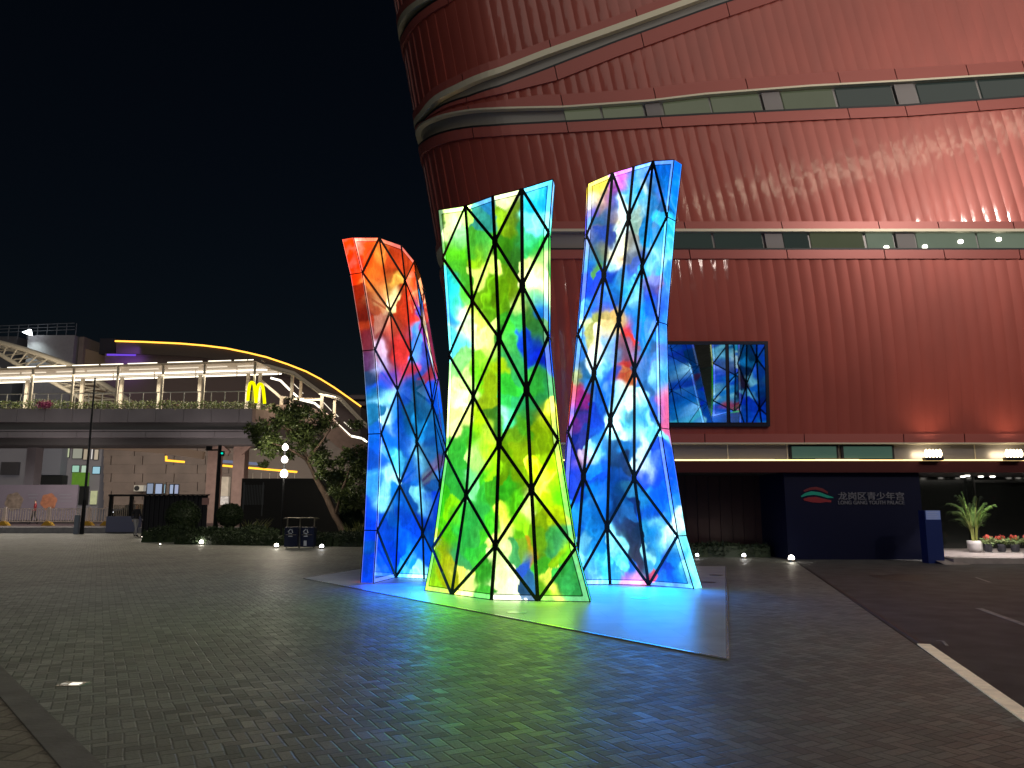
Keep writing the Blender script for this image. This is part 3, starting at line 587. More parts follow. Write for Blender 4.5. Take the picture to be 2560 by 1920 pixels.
def cladding(zl, zu, s0, s1, fl=.36, fu=.36, rows=7, joints=True):
    lo = lambda s: zl(s)+min(fl, .35*(zu(s)-zl(s))); hi = lambda s: zu(s)-min(fu, .35*(zu(s)-zl(s)))
    mb = MB(); st = MB(); i0, i1 = int(math.floor(s0/RIB)), int(math.ceil(s1/RIB)); rr = random.Random(int(s0*7+fl*100))
    for i in range(i0, i1):
        a, b = max(s0, i*RIB), min(s1, (i+1)*RIB)
        if b-a < .02: continue
        la, ua, lb, ub = lo(a), hi(a), lo(b), hi(b)
        if max(ua-la, ub-lb) < .03: continue
        d0 = rr.uniform(.0, .003); d1 = .032+rr.uniform(-.003, .003); bw = rr.uniform(-.003, .003)
        base = len(mb.v)
        for k in range(rows+1):
            t = k/rows; w = math.sin(t*math.pi)*bw
            for u in (0, .17, .33, .5, .67, .83, 1):
                s_ = a+(b-.004-a)*u; l_, h_ = la+(lb-la)*u, ua+(ub-ua)*u
                mb.v.append(tuple(fp(s_, l_+(h_-l_)*t, d0+(d1-d0)*u+.0075*math.sin(math.pi*u)+w)))
        for k in range(rows):
            q = base+k*7
            for c in range(6): mb.f.append((q+c, q+c+1, q+c+8, q+c+7))
        bs2 = len(st.v)
        for k in range(rows+1):
            t = k/rows; st.v += [tuple(fp(b-.004, lb+(ub-lb)*t, d1+w)), tuple(fp(b, lb+(ub-lb)*t, -.02))]
        for k in range(rows): q = bs2+k*2; st.f.append((q, q+1, q+3, q+2))
    n_sm = len(mb.f); i0_ = len(mb.v); mb.v += st.v; mb.f += [tuple(i0_+k for k in f) for f in st.f]
    o_ = mb.build('ribbed_cladding', m_red, B)
    for p in o_.data.polygons: p.use_smooth = p.index < n_sm
    for f0, f1 in ((zl, lo), (hi, zu)):
        s = s0; rj = random.Random(5); run = MB()
        segs = [s0]
        while segs[-1] < s1-.5: segs.append(min(s1, segs[-1]+rj.choice((1.9, 2.4, 3.1))))
        for a, b in zip(segs, segs[1:]):
            n = max(2, int((b-a)/.3))
            for i in range(n):
                u, v = a+(b-a-.03)*i/n, a+(b-a-.03)*(i+1)/n
                p = [fp(u, f0(u), .085), fp(v, f0(v), .085), fp(v, f1(v), .085), fp(u, f1(u), .085)]
                r_ = [fp(u, f0(u), .0), fp(v, f0(v), .0), fp(v, f1(v), .0), fp(u, f1(u), .0)]
                run.quad(*p); run.quad(p[3], p[2], r_[2], r_[3]); run.quad(r_[0], r_[1], p[1], p[0])
                if i == n-1: run.quad(p[1], r_[1], r_[2], p[2])
                if i == 0: run.quad(r_[0], p[0], p[3], r_[3])
        run.build('flashing', m_redflat, B)
cladding(lambda s: AT, Bb, S_MIN, S_MAX, .28, .30, 9)
cladding(Bt, Cb, S_MIN, S_MAX, .26, .36, 9)
cladding(Ct, DbC, S_MIN, S_MAX, .42, .50, 10)
cladding(DtC, EbC, S_MIN, 11, .30, .30, 8)
cladding(EtC, lambda s: TOP, S_MIN, 11, .30, .30, 8)
# a plain skin inside, so that nothing shows through the joints
mb = MB(); n_s, n_z = 70, 18
for i in range(n_s+1):
    for j in range(n_z+1): mb.v.append(tuple(fp(S_MIN+(S_MAX-S_MIN)*(i/n_s)**1.6, AB+(TOP-AB)*j/n_z, -.34)))
for i in range(n_s):
    for j in range(n_z): a = i*(n_z+1)+j; mb.f.append((a, a+n_z+1, a+n_z+2, a+1))
mb.build('inner_wall', m_recess, B)
roof = MB(); pts_ = [fp(S_MIN+(S_MAX-S_MIN)*i/60, TOP, .02) for i in range(61)]
pts_ = pts_+[Vector((pts_[-1].x, 44, TOP)), Vector((pts_[0].x, 44, TOP))]
roof.prism(pts_, (0, 0, .3)); roof.build('roof', m_redflat, B)
ew = MB(); ew.box(21.8, Y0+.1, 0, 22, 44, TOP); ew.box(-1, 43.8, 0, 22, 44, TOP); ew.build('outer_wall', m_redflat, B)
led_warm = glow('warm_led', lin('ffd9a0'), 1.5)
led_soft = glow('soft_warm_led', lin('e8c890'), 1.1)
m_light_soft = glow('lamp_reflection_glow', (1, .95, .82), 7)
def band(zl, zu, s0, s1, lipu=.07, lipl=.05, led=None, ledh=.02, mlip=None):
    mlip = mlip or m_cream
    bnd = flat_strip('window_band', lambda s: zl(s)+.0, lambda s: zu(s), s0, s1, -.12, m_recess, B, .06, .25)
    flat_strip('ledge', lambda s: zu(s)-lipu, lambda s: zu(s)+.015, s0, s1, .095, mlip, bnd, .20, .25)
    flat_strip('sill', lambda s: zl(s)-.015, lambda s: zl(s)+lipl, s0, s1, .09, m_dframe, bnd, .20, .25)
    if led: flat_strip('led_strip', lambda s: zl(s)+lipl, lambda s: zl(s)+lipl+ledh, led[0], led[1], -.05, led[2], bnd, .03, .25)
    return bnd
bC = band(Cb, Ct, S_MIN, S_MAX, .05, .05, (S_SIL+1.0, ARC_X+1.5, led_soft))
bD = band(DbC, DtC, S_MIN, 11, .19, .05, (-1.3, 10.5, led_soft), .03)
bE = band(EbC, EtC, S_MIN, 11, .20, .05)
bB = band(Bb, Bt, S_MIN, S_MAX, .07, .04)
def panes(bnd, zl, zu, ym, items):
    for x0, x1, k in items:
        a = px2sz(x0/.8641, ym(x0)/.8641)[0]; b = px2sz(x1/.8641, ym(x1)/.8641)[0]
        m = {'L': m_winlit, 'B': m_winlit2, 'D': m_windark, 'P': mat_block}[k]
        o_ = -.11 if k != 'P' else -.07
        w = flat_strip('window_pane' if k != 'P' else 'solid_panel', lambda s: zl(s)+.06, lambda s: zu(s)-.08, a+.03, b-.03, o_+.04, m, bnd, .05, .4)
    edges = sorted({x for it in items for x in it[:2]}); mu = MB()
mat_block = mat('light_grey_panel', (.25, .24, .245), .5)
ymC = lambda x: np.interp(x, (1217, 2212), (249, 187)); ymB = lambda x: 518
panes(bC, Cb, Ct, ymC, [(1219, 1300, 'L'), (1303, 1392, 'L'), (1394, 1431, 'P'), (1434, 1536, 'L'), (1539, 1646, 'L'), (1648, 1690, 'P'), (1692, 1807, 'L'), (1810, 1934, 'D'), (1936, 1982, 'P'), (1985, 2117, 'D'), (2120, 2260, 'D')])
panes(bB, Bb, Bt, ymB, [(1446, 1541, 'D'), (1544, 1651, 'D'), (1653, 1694, 'P'), (1695, 1750, 'D'), (1753, 1870, 'L'), (1873, 1934, 'B'), (1936, 1981, 'P'), (1983, 2114, 'B'), (2117, 2260, 'B')])
# glowing discs standing in for lamps mirrored in the lit window band
for x, y in ((1916, 534), (1999, 532), (2076, 521), (2159, 516)):
    s, z = px2sz(x/.8641, y/.8641); p = fp(s, z, -.05)
    o = MB().lathe((p.x, p.y, p.z-.05), [(.045, 0), (.075, .02), (.075, .09), (.05, .11)], 12).build('lamp_reflection', m_light_soft, bB)
# reflecting window box
wa = at(1428/.8641, 921/.8641, Y0-.2); wb = at(1659/.8641, 737/.8641, Y0-.38)
wx0, wx1, wz0, wz1 = wa.x, wb.x, wa.z, wb.z
def wpt(x, z, o): return Vector((x, Y0+shy(z)-o, z))
win = MB(); fw = .10
def wbox(mb, x0, z0, x1, z1, o0, o1):
    return mb.hexa([wpt(x0, z0, o1), wpt(x1, z0, o1), wpt(x1, z0, o0), wpt(x0, z0, o0), wpt(x0, z1, o1), wpt(x1, z1, o1), wpt(x1, z1, o0), wpt(x0, z1, o0)])
for q in ((wx0, wz0, wx1, wz0+fw), (wx0, wz1-fw, wx1, wz1), (wx0, wz0+fw, wx0+fw, wz1-fw), (wx1-fw, wz0+fw, wx1, wz1-fw)): wbox(win, *q, .0, .17)
xm = wx0+(wx1-wx0)*.62; wbox(win, xm-.04, wz0+fw, xm+.04, wz1-fw, .0, .15)
wf = win.build('reflecting_window', m_bluframe, B)
for x0, x1 in ((wx0+fw, xm-.04), (xm+.04, wx1-fw)):
    wbox(MB(), x0, wz0+fw, x1, wz1-fw, .08, .10)
    mb = MB(); wbox(mb, x0, wz0+fw, x1, wz1-fw, .08, .105); mb.build('window_pane', m_mirror, wf)
# light ledge (band A), its glowing lower edge and the fascia below
bx0 = -1.6
lw = MB(); lw.box(bx0, Y0+.05, AB, S_MAX-2.1, Y0+.12, AT-.005)
ledge = lw.build('light_ledge', mat('smooth_ledge_panel', (.26, .25, .26), .3, .5, bump=.04, bscale=.7), B)
g = MB(); g.box(bx0, Y0-.22, AT-.045, S_MAX-2.1, Y0+.04, AT-.004); g.build('upper_lip', m_cream, ledge)
g = MB(); rr = random.Random(3); x = bx0
while x < S_MAX-2.3:
    L_ = rr.uniform(.7, 1.5); g.box(x, Y0-.10-rr.uniform(0, .02), AB+.002, min(x+L_, S_MAX-2.2), Y0-.05, AB+.032+rr.uniform(0, .018)); x += L_
g.build('led_strip', glow('ledge_led', lin('ffd890'), 3.2), ledge)
g = MB()
for xx in (1573, 1702, 1812, 1931, 2108):
    p = at(xx/.8641, 980/.8641, Y0); MB().box(p.x-.012, Y0+.03, AB+.03, p.x+.012, Y0+.048, AT-.05).build('panel_joint', m_cream, ledge)
for x0, x1 in ((1706, 1810), (1818, 1930)):
    a = at(x0/.8641, 990/.8641, Y0); b = at(x1/.8641, 963/.8641, Y0)
    w = MB().box(a.x, Y0-.02, AB+.05, b.x, Y0+.045, AT-.055).build('ledge_window', m_dframe, B)
    MB().box(a.x+.07, Y0-.03, AB+.08, b.x-.07, Y0-.022, AT-.11).build('window_pane', mat('green_tinted_glass', (.05, .09, .08), .1, em=lin('4a6a5c'), es=.42), w)
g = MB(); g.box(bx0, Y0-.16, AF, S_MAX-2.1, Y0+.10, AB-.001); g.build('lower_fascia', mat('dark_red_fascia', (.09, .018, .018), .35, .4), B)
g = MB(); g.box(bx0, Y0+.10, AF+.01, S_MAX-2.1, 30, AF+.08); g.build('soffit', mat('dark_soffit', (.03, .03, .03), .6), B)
# ground storey walls
xw0 = -1.5; xn0 = at(1962, 1300, 24.2).x; xn1 = at(2302, 1300, 24.2).x
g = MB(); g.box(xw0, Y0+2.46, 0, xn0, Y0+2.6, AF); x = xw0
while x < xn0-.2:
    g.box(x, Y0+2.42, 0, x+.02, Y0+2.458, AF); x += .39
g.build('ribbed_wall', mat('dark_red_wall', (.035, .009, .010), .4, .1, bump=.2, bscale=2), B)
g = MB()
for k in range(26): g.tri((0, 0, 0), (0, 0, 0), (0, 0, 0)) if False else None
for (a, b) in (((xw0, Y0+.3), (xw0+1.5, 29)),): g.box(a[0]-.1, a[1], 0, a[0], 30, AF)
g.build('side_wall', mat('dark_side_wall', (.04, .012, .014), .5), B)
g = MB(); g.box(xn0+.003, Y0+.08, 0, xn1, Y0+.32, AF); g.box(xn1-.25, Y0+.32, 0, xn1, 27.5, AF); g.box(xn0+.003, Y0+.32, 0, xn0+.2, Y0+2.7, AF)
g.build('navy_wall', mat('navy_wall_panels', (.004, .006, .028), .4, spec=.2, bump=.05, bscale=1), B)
# entrance recess
g = MB(); g.box(xn1, 27.5, 0, 21.7, 27.7, AF); g.build('lobby_back_wall', mat('lobby_dark_glass', (.012, .014, .013), .12), B)
lob = MB(); p0 = gnd(2362, 1412); lob.box(xn1+.01, p0.y+.9, 0, 21.7, 27.5, .16); lob.prism([(p0.x, p0.y, .005), (p0.x+.75, p0.y+.0, .005), (p0.x+.35, p0.y+.9, .159), (p0.x, p0.y+.9, .159)], (0, 0, .001))
lob.box(p0.x+.4, p0.y+.25, .006, 21.7, p0.y+.9, .155)
lob.build('entrance_floor', mat('pale_pink_stone', (.42, .37, .36), .45, var=.2, bump=.1), B)
g = MB()
for px in (2431, 2700): q = at(px, 1200, 27.3); g.box(q.x-.025, 27.2, .17, q.x+.025, 27.3, AF)
g.box(at(2431, 1200, 27.3).x+.03, 27.22, at(2431, 1206, 27.3).z, 21, 27.28, at(2431, 1204, 27.3).z+.05)
g.build('door_frame', mat('door_frame_metal', (.05, .05, .048), .3, .8), B)
for i, (px, py) in enumerate(((2342, 1199), (2362, 1196), (2394, 1191), (2418, 1188), (2457, 1199), (2486, 1200.5), (2512, 1197), (2554, 1192))):
    p = at(px, py, 24.0); d = ray(px, py); t = (AF+.005-EYE)/d.z; q = Vector((d.x*t, d.y*t, AF)); q.y = min(q.y, 26.8)
    dl = MB(); dl.lathe((q.x, q.y, AF-.04), [(.05, 0), (.08, .01), (.08, .045)], 14); f = dl.build('downlight', glow('downlight_glow%d' % i, (1, .94, .82), 5), B)
light('AREA', 'lobby_lamp', (15.3, 25.9, AF-.1), 26, (1, .93, .82), (15.3, 25.9, 0), size=4.5)
light('SPOT', 'entrance_fill', (14.6, 23.6, AF-.1), 420, (1, .9, .85), (14.4, 24.5, 0), spot_size=R(95), shadow_soft_size=.15)  # unseen spot added to brighten the entrance floor
# building sign: emblem and lettering on the navy wall
YS = Y0+.08
ps = at(2200, 1240, YS)
sign = empty('wall_sign', (ps.x, YS, ps.z), 'silver lettering with a green and red swoosh emblem on the navy wall', 'sign')
def fontpart(txt, name, x0, y0, x1, y1, m, bold=0):
    a = at(x0, y1, YS); b = at(x1, y0, YS); cu = bpy.data.curves.new(name, 'FONT'); cu.body = txt; cu.extrude = .02; cu.offset = bold
    o = bpy.data.objects.new(name, cu); C.objects.link(o); bpy.context.view_layer.update()
    me = bpy.data.meshes.new_from_object(o); bpy.data.objects.remove(o)
    v = np.array([v.co for v in me.vertices]); mn, mx = v.min(0), v.max(0)
    for vv in me.vertices:
        c = vv.co; vv.co = (a.x+(c.x-mn[0])/(mx[0]-mn[0])*(b.x-a.x), YS-.002-(c.z-mn[2])*1.0, a.z+(c.y-mn[1])/(mx[1]-mn[1])*(b.z-a.z))
    me.materials.clear(); me.materials.append(m)
    o = bpy.data.objects.new(name, me); C.objects.link(o); o.parent = sign; o.matrix_parent_inverse = WM(sign).inverted(); return o
m_let = mat('silver_letters', (.17, .17, .2), .35, .6, em=(.3, .3, .36), es=.03)
fontpart('龙岗区青少年宫', 'chinese_lettering', 2095, 1230, 2258, 1249.5, m_let, .008)
fontpart('LONG GANG YOUTH PALACE', 'english_lettering', 2095, 1251.5, 2259, 1261, m_let, .012)
def swoosh(pts_up, pts_dn, name, m, d):
    up = [at(x, y, YS) for x, y in pts_up]; dn = [at(x, y, YS) for x, y in pts_dn]; mb = MB()
    mb.prism([p+Vector((0, -.002-d, 0)) for p in up+dn[::-1]], (0, -.015, 0)); o = mb.build(name, m, sign)
swoosh([(2002, 1240), (2012, 1233), (2028, 1228), (2050, 1231), (2068, 1238), (2083, 1243)], [(2003, 1243), (2016, 1239), (2035, 1237), (2052, 1240), (2068, 1245), (2083, 1245)], 'emblem_green_stroke', mat('green_enamel', (.0, .18, .12), .4, em=(0, .10, .07), es=.35), .0)
swoosh([(2008, 1247), (2022, 1243), (2040, 1242), (2060, 1247), (2078, 1251)], [(2010, 1251), (2030, 1256), (2050, 1257), (2066, 1255), (2077, 1256)], 'emblem_lower_red_stroke', mat('red_enamel', (.16, .01, .015), .4, em=(.08, .004, .008), es=.3), .0)
swoosh([(2008, 1226), (2024, 1219), (2040, 1217), (2056, 1221), (2070, 1230)], [(2010, 1230), (2026, 1225), (2040, 1224), (2054, 1228), (2068, 1234)], 'emblem_upper_red_stroke', mat('maroon_enamel', (.09, .008, .012), .4, em=(.05, .002, .006), es=.3), .0)
# flood lamps on the ledge
for i, px in enumerate((2333, 2535)):
    p = at(px, 1133, Y0-.35)
    e = empty('flood_lamp', (p.x, p.y, AB+.02), ['cluster of bright warm flood bulbs on the ledge above the navy wall', 'cluster of bright warm flood bulbs on the ledge at the right picture edge'][i], 'flood lamp', 'flood lamps on the ledge')
    MB().box(p.x-.27, Y0-.42, AB+.0, p.x+.27, Y0-.2, AB+.09).build('housing', m_dframe, e)
    for k in range(5):
        x = p.x+(k-2)*.105
        mb = MB(); mb.lathe((x, Y0-.35, AB+.1), [(.02, 0), (.05, .06), (.055, .12), (.035, .19), (.012, .24)], 10); mb.build('bulb', glow('flood_bulb', lin('ffe6b8'), 14) if i == 0 and k == 0 else bpy.data.materials['flood_bulb'], e, True)
    light('SPOT', 'flood_beam', (p.x, Y0-.6, AB+.3), 60, (1, .76, .52), (p.x+.1, Y0-.35, AB+5), e, spot_size=R(110), spot_blend=1, shadow_soft_size=.1)
# kiosk pillar
ka = gnd(2319, 1409)
kx0 = at(2313, 1300, ka.y).x; kx1 = at(2353, 1300, ka.y).x; kz = at(2330, 1276, ka.y).z
k = empty('kiosk_pillar', ((kx0+kx1)/2, ka.y, 0), 'upright blue rectangular kiosk with a pale notice at its top beside the entrance', 'kiosk')
MB().box(kx0, ka.y, 0, kx1, ka.y+.35, kz).build('pillar_body', mat('kiosk_blue', (.012, .03, .17), .35, em=(.012, .03, .17), es=.0), k)
n_ = MB().box(kx0+.03, ka.y-.008, kz-.26, kx1-.02, ka.y-.001, kz-.005).build('notice_panel', mat('pale_notice', (.25, .3, .45), .4, em=lin('4a5c90'), es=.45), k)
g = MB()
for r_ in range(4): g.box(kx0+.06, ka.y-.011, kz-.06-r_*.055, kx1-.08-.04*(r_ % 2), ka.y-.0085, kz-.045-r_*.055)
g.build('text_line', mat('notice_ink', (.5, .55, .7), .5), n_)
# unseen spot lamp assumed off to the right, added to light the facade
light('SPOT', 'assumed_facade_spot', (24, -4, 18), 15500, (1, .86, .76), (19.5, Y0, 15.6), spot_size=R(70), spot_blend=1, shadow_soft_size=.5)
light('SPOT', 'facade_fill', (6, -12, 14), 900, (1, .84, .74), (9, Y0, 13.5), spot_size=R(50), spot_blend=1, shadow_soft_size=.6)  # added fill from behind the viewer, no fixture there

# an unseen light line added behind the viewer, so the cladding mirrors a streak
_q = []
for _x, _y in ((1380, 470), (1650, 425), (1950, 360), (2212, 290), (2330, 262)):
    s_, z_ = px2sz(_x/.8641, _y/.8641); _p = fp(s_, z_); _d = _p-Vector((0, 0, EYE)); _t = 52/_d.y; _q.append(_p+Vector((_d.x*_t, -52, _d.z*_t)))
tag(MB().tube(_q, .17, 6).build('mirrored_light_line', glow('light_line_glow', (1, .86, .62), 26)), 'long warm light line added unseen behind the viewer, mirrored on the cladding', 'light line')
# ---------------------------------------------------------------- foliage helpers
def leaf_mat(name, a, b, rough=.45, em=0):
    m = bpy.data.materials.new(name); m.use_nodes = True; nt = m.node_tree; N = nt.nodes; L = nt.links; p = N['Principled BSDF']
    g_ = N.new('ShaderNodeNewGeometry'); r = N.new('ShaderNodeValToRGB'); L.new(g_.outputs['Random Per Island'], r.inputs[0])
    r.color_ramp.elements[0].color = (*a, 1); r.color_ramp.elements[1].color = (*b, 1); L.new(r.outputs[0], p.inputs['Base Color'])
    p.inputs['Roughness'].default_value = rough
    return m
m_leaf = leaf_mat('tree_leaves', (.035, .06, .016), (.12, .16, .05), .3)
m_hedge = leaf_mat('hedge_leaves', (.012, .026, .010), (.035, .06, .02), .6)
m_bark = mat('bark', (.16, .11, .08), .8, bump=.8, bscale=25, var=.3, vscale=8, stretch=(1, 1, .3))
def leaf(mb, p, size, rnd, up=None, asp=.5):
    d = Vector((rnd.gauss(0, 1), rnd.gauss(0, 1), rnd.gauss(0, .7))).normalized()
    if up is not None: d = (d+up).normalized()
    s = d.cross(Vector((rnd.gauss(0, 1), rnd.gauss(0, 1), rnd.gauss(0, 1)))).normalized()
    n = d.cross(s)*.12
    a = size*rnd.uniform(.7, 1.3); w = a*asp*.5; i = len(mb.v)
    mb.v += [tuple(p), tuple(p+d*a*.45+s*w+n*a), tuple(p+d*a), tuple(p+d*a*.45-s*w+n*a)]
    mb.f.append((i, i+1, i+2, i+3))
def blob_leaves(mb, c, r, n, size, rnd, shell=.55, asp=.5):
    for _ in range(n):
        v = Vector((rnd.gauss(0, 1), rnd.gauss(0, 1), rnd.gauss(0, 1))).normalized()
        k = shell+(1-shell)*rnd.random()
        p = Vector((c[0]+v.x*r[0]*k, c[1]+v.y*r[1]*k, c[2]+v.z*r[2]*k)); leaf(mb, p, size, rnd, v*.6, asp)
# ---------------------------------------------------------------- planting bed on the left, hedges, bins, lights
rnd = random.Random(11)
def hedge(name, pts, w, h, n, size, label, cat, kind=None, zb=0):
    mb = MB(); core = MB(); P = [Vector(p) for p in pts]; tot = sum((b-a).length for a, b in zip(P, P[1:]))
    for a, b in zip(P, P[1:]):
        d = (b-a).normalized(); s = Vector((-d.y, d.x, 0)); m_ = max(2, int((b-a).length/.25))
        for i in range(m_):
            u, v = a+(b-a)*i/m_, a+(b-a)*(i+1)/m_; hh = h*(.72+.12*noise.noise((u.x*.8, u.y*.8, 5)))
            core.hexa([u-s*w*.4, v-s*w*.4, v+s*w*.4, u+s*w*.4, u-s*w*.33+Vector((0, 0, hh)), v-s*w*.33+Vector((0, 0, hh)), v+s*w*.33+Vector((0, 0, hh)), u+s*w*.33+Vector((0, 0, hh))])
        for _ in range(int(n*(b-a).length/tot)):
            p = a+(b-a)*rnd.random(); o = rnd.uniform(-1, 1); zz = rnd.random()**.6; hh = h*(.9+.25*noise.noise((p.x*.8, p.y*.8, 5)))
            leaf(mb, p+s*o*w*.5*(1-.2*zz)+Vector((0, 0, zb+zz*hh*(1-.25*o*o))), size, rnd, Vector((0, 0, .5)))
    i0 = len(mb.v); mb.v += core.v; mb.f += [tuple(i0+k for k in f) for f in core.f]
    o = mb.build(name, m_hedge); tag(o, label, cat, kind=kind); return o
def G(px, py): return gnd(px, py)
def HP(px, Y): p = at(px, 1340, Y); p.z = 0; return p
hedge('low_hedge', [HP(374, 36.5), HP(450, 36.3), HP(560, 36), HP(720, 36)], 1.6, .74, 6000, .13, 'low clipped dark hedge behind the left ball shaped bush, starting by the walking person', 'hedge')
hedge('low_hedge', [HP(462, 34.6), HP(540, 34), HP(640, 33.4), HP(716, 33.0)], 1.5, .42, 5200, .12, 'low dark ground hedge between the two floor spotlights left of the litter bins', 'hedge')
hedge('low_hedge', [HP(784, 33), HP(850, 32.6), HP(925, 32.4), HP(1010, 32)], 1.8, .62, 6000, .12, 'low dark hedge between the litter bins and the left glass tower', 'hedge')
hedge('low_hedge', [(1.0, 25.5, 0), (4.0, 25.5, 0), (8.3, 25.5, 0)], .8, .46, 6500, .10, 'low dark hedge along the foot of the red building right of the blue tower', 'hedge')
def bush(px, py, Y, r, label):
    c = at(px, py, Y); mb = MB()
    blob_leaves(mb, c, (r, r, r*.92), 3600, .10, rnd, .86)
    b = MB(); b.lathe((c.x, c.y, c.z-r*.85), [(r*.5, -c.z+r*.85), (r*.4, 0), (r*.8, r*.3), (r*.93, r*.8), (r*.8, r*1.3), (r*.45, r*1.58), (r*.1, r*1.66)], 20)
    i0 = len(mb.v); mb.v += b.v; mb.f += [tuple(i0+k for k in f) for f in b.f]
    tag(mb.build('round_bush', m_hedge), label, 'bush', 'clipped ball bushes in the planting bed')
bush(458, 1290, 37.5, .78, 'clipped ball shaped bush left of the traffic pole')
bush(575, 1288, 38.5, .60, 'smaller clipped ball shaped bush right of the traffic pole')
bush(878, 1296, 37.0, .55, 'rounded dark bush behind the tree trunk near the left tower')
# spiky plants lit by the lamp
def spiky(px, Y, n, h, label):
    c = at(px, 1300, Y); c.z = 0; mb = MB(); r_ = random.Random(px)
    for _ in range(n):
        a = r_.uniform(0, 6.28); l = h*r_.uniform(.6, 1.1); o = Vector((math.cos(a), math.sin(a), 0)); s = Vector((-o.y, o.x, 0))*.035; b = c+Vector((r_.uniform(-.5, .5), r_.uniform(-.3, .3), 0))
        p1 = b+o*l*.2+Vector((0, 0, l*.7)); p2 = b+o*l*.55+Vector((0, 0, l)); i = len(mb.v)
        mb.v += [tuple(b-s), tuple(b+s), tuple(p1+s), tuple(p1-s), tuple(p2)]; mb.f += [(i, i+1, i+2, i+3), (i+3, i+2, i+4)]
    tag(mb.build('spiky_plant', leaf_mat('spiky_leaves', (.10, .14, .04), (.30, .30, .12))), label, 'plant')
spiky(893, 35.0, 70, .95, 'spiky pale leaved plant right of the tree trunk, lit from below')
spiky(640, 39.5, 60, 1.0, 'row of thin leaved plant in front of the dark slatted enclosure')
# floor spotlights
m_spot = glow('spot_glow', (1, .93, .78), 22); m_spotw = glow('spot_glow_white', (.92, .92, 1), 16)
for i, (px, py, lab, mm, rr_) in enumerate(((503, 1359, 'lit floor spotlight in front of the ground hedge, second from the left', m_spot, .085), (691, 1368, 'lit floor spotlight just left of the litter bins', m_spot, .08), (804, 1370, 'lit floor spotlight just right of the litter bins', m_spotw, .075), (357, 1345, 'lit floor spotlight at the feet of the walking person', m_spot, .06), (400, 1363, 'tiny dim floor light on the paving left of the hedge', m_spot, .022),
        (1743, 1393, 'small white floor spotlight beside the right glass tower', m_spotw, .05), (1860, 1394, 'small white floor spotlight midway along the hedge of the red building', m_spotw, .06), (1979, 1402, 'warm bright floor spotlight at the head of the driveway edge', m_spot, .085))):
    p = gnd(px, py+3); e = empty('floor_spotlight', (p.x, p.y, 0), lab, 'spotlight', 'floor spotlights')
    MB().lathe((p.x, p.y, 0), [(rr_*1.25, 0), (rr_*1.25, .05), (rr_*1.05, .08)], 16).build('housing', m_steel, e)
    MB().lathe((p.x, p.y, .08), [(rr_, 0), (rr_*.95, rr_*.7), (rr_*.6, rr_*1.2), (rr_*.2, rr_*1.4)], 14).build('lens', mm, e, True)
    if rr_ > .05: light('POINT', 'spot_light', (p.x, p.y-.05, .32), 2.2, (1, .9, .75), parent=e, shadow_soft_size=.08)
# litter bins under one canopy
bp0 = gnd(712, 1371); YB = bp0.y
def X(px, Y, py=1300): return at(px, py, Y).x
def Zp(py, Y, px=1280): return at(px, py, Y).z
bx = empty('litter_bins', (X(749, YB), YB, 0), 'pair of blue recycling bins with white symbols under a small steel canopy', 'litter bins')
m_bin = mat('bin_blue', (.012, .018, .05), .4, .3); zt = Zp(1318, YB)
m_sym = mat('bin_symbol_white', (.4, .42, .45), .5, em=(.3, .33, .36), es=.06)
for a, b, sx in ((713, 745, 728), (753, 785, 766)):
    o = MB().box(X(a, YB), YB, .06, X(b, YB), YB+.45, zt).build('bin_body', m_bin, bx)
    MB().box(X(a+3, YB), YB-.006, zt-.30, X(b-3, YB), YB-.001, zt-.28).build('door_seam', m_steel, o)
    cx = X(sx, YB); cz = Zp(1329, YB); mb = MB()
    for k in range(3):
        a0 = math.pi/2+k*2*math.pi/3; a1 = a0+2*math.pi/3*.8
        p, q = (Vector((cx+.10*math.cos(t), YB-.012, cz+.10*math.sin(t))) for t in (a0, a1)); mb.bar(p, q, (0, -1, 0), .032, .006)
    mb.box(cx-.08, YB-.012, cz-.19, cx+.08, YB-.006, cz-.16); mb.build('recycling_symbol', m_sym, o)
fr = MB(); zc_ = Zp(1294, YB)
for a in (715, 747, 783): fr.box(X(a, YB)-.02, YB+.2, 0, X(a, YB)+.02, YB+.25, zc_)
fr.build('post', m_steel, bx)
cn = MB(); cn.prism([(X(708, YB), YB-.05, zc_-.05), (X(713, YB), YB-.05, zc_), (X(786, YB), YB-.05, zc_), (X(791, YB), YB-.05, zc_-.05), (X(786, YB), YB-.05, zc_-.025), (X(713, YB), YB-.05, zc_-.025)], (0, .55, 0)); cn.build('canopy', m_steel, bx)
MB().box(X(762, YB), YB-.03, .10, X(769, YB), YB-.004, .30).build('notice_sticker', m_sym, bx)
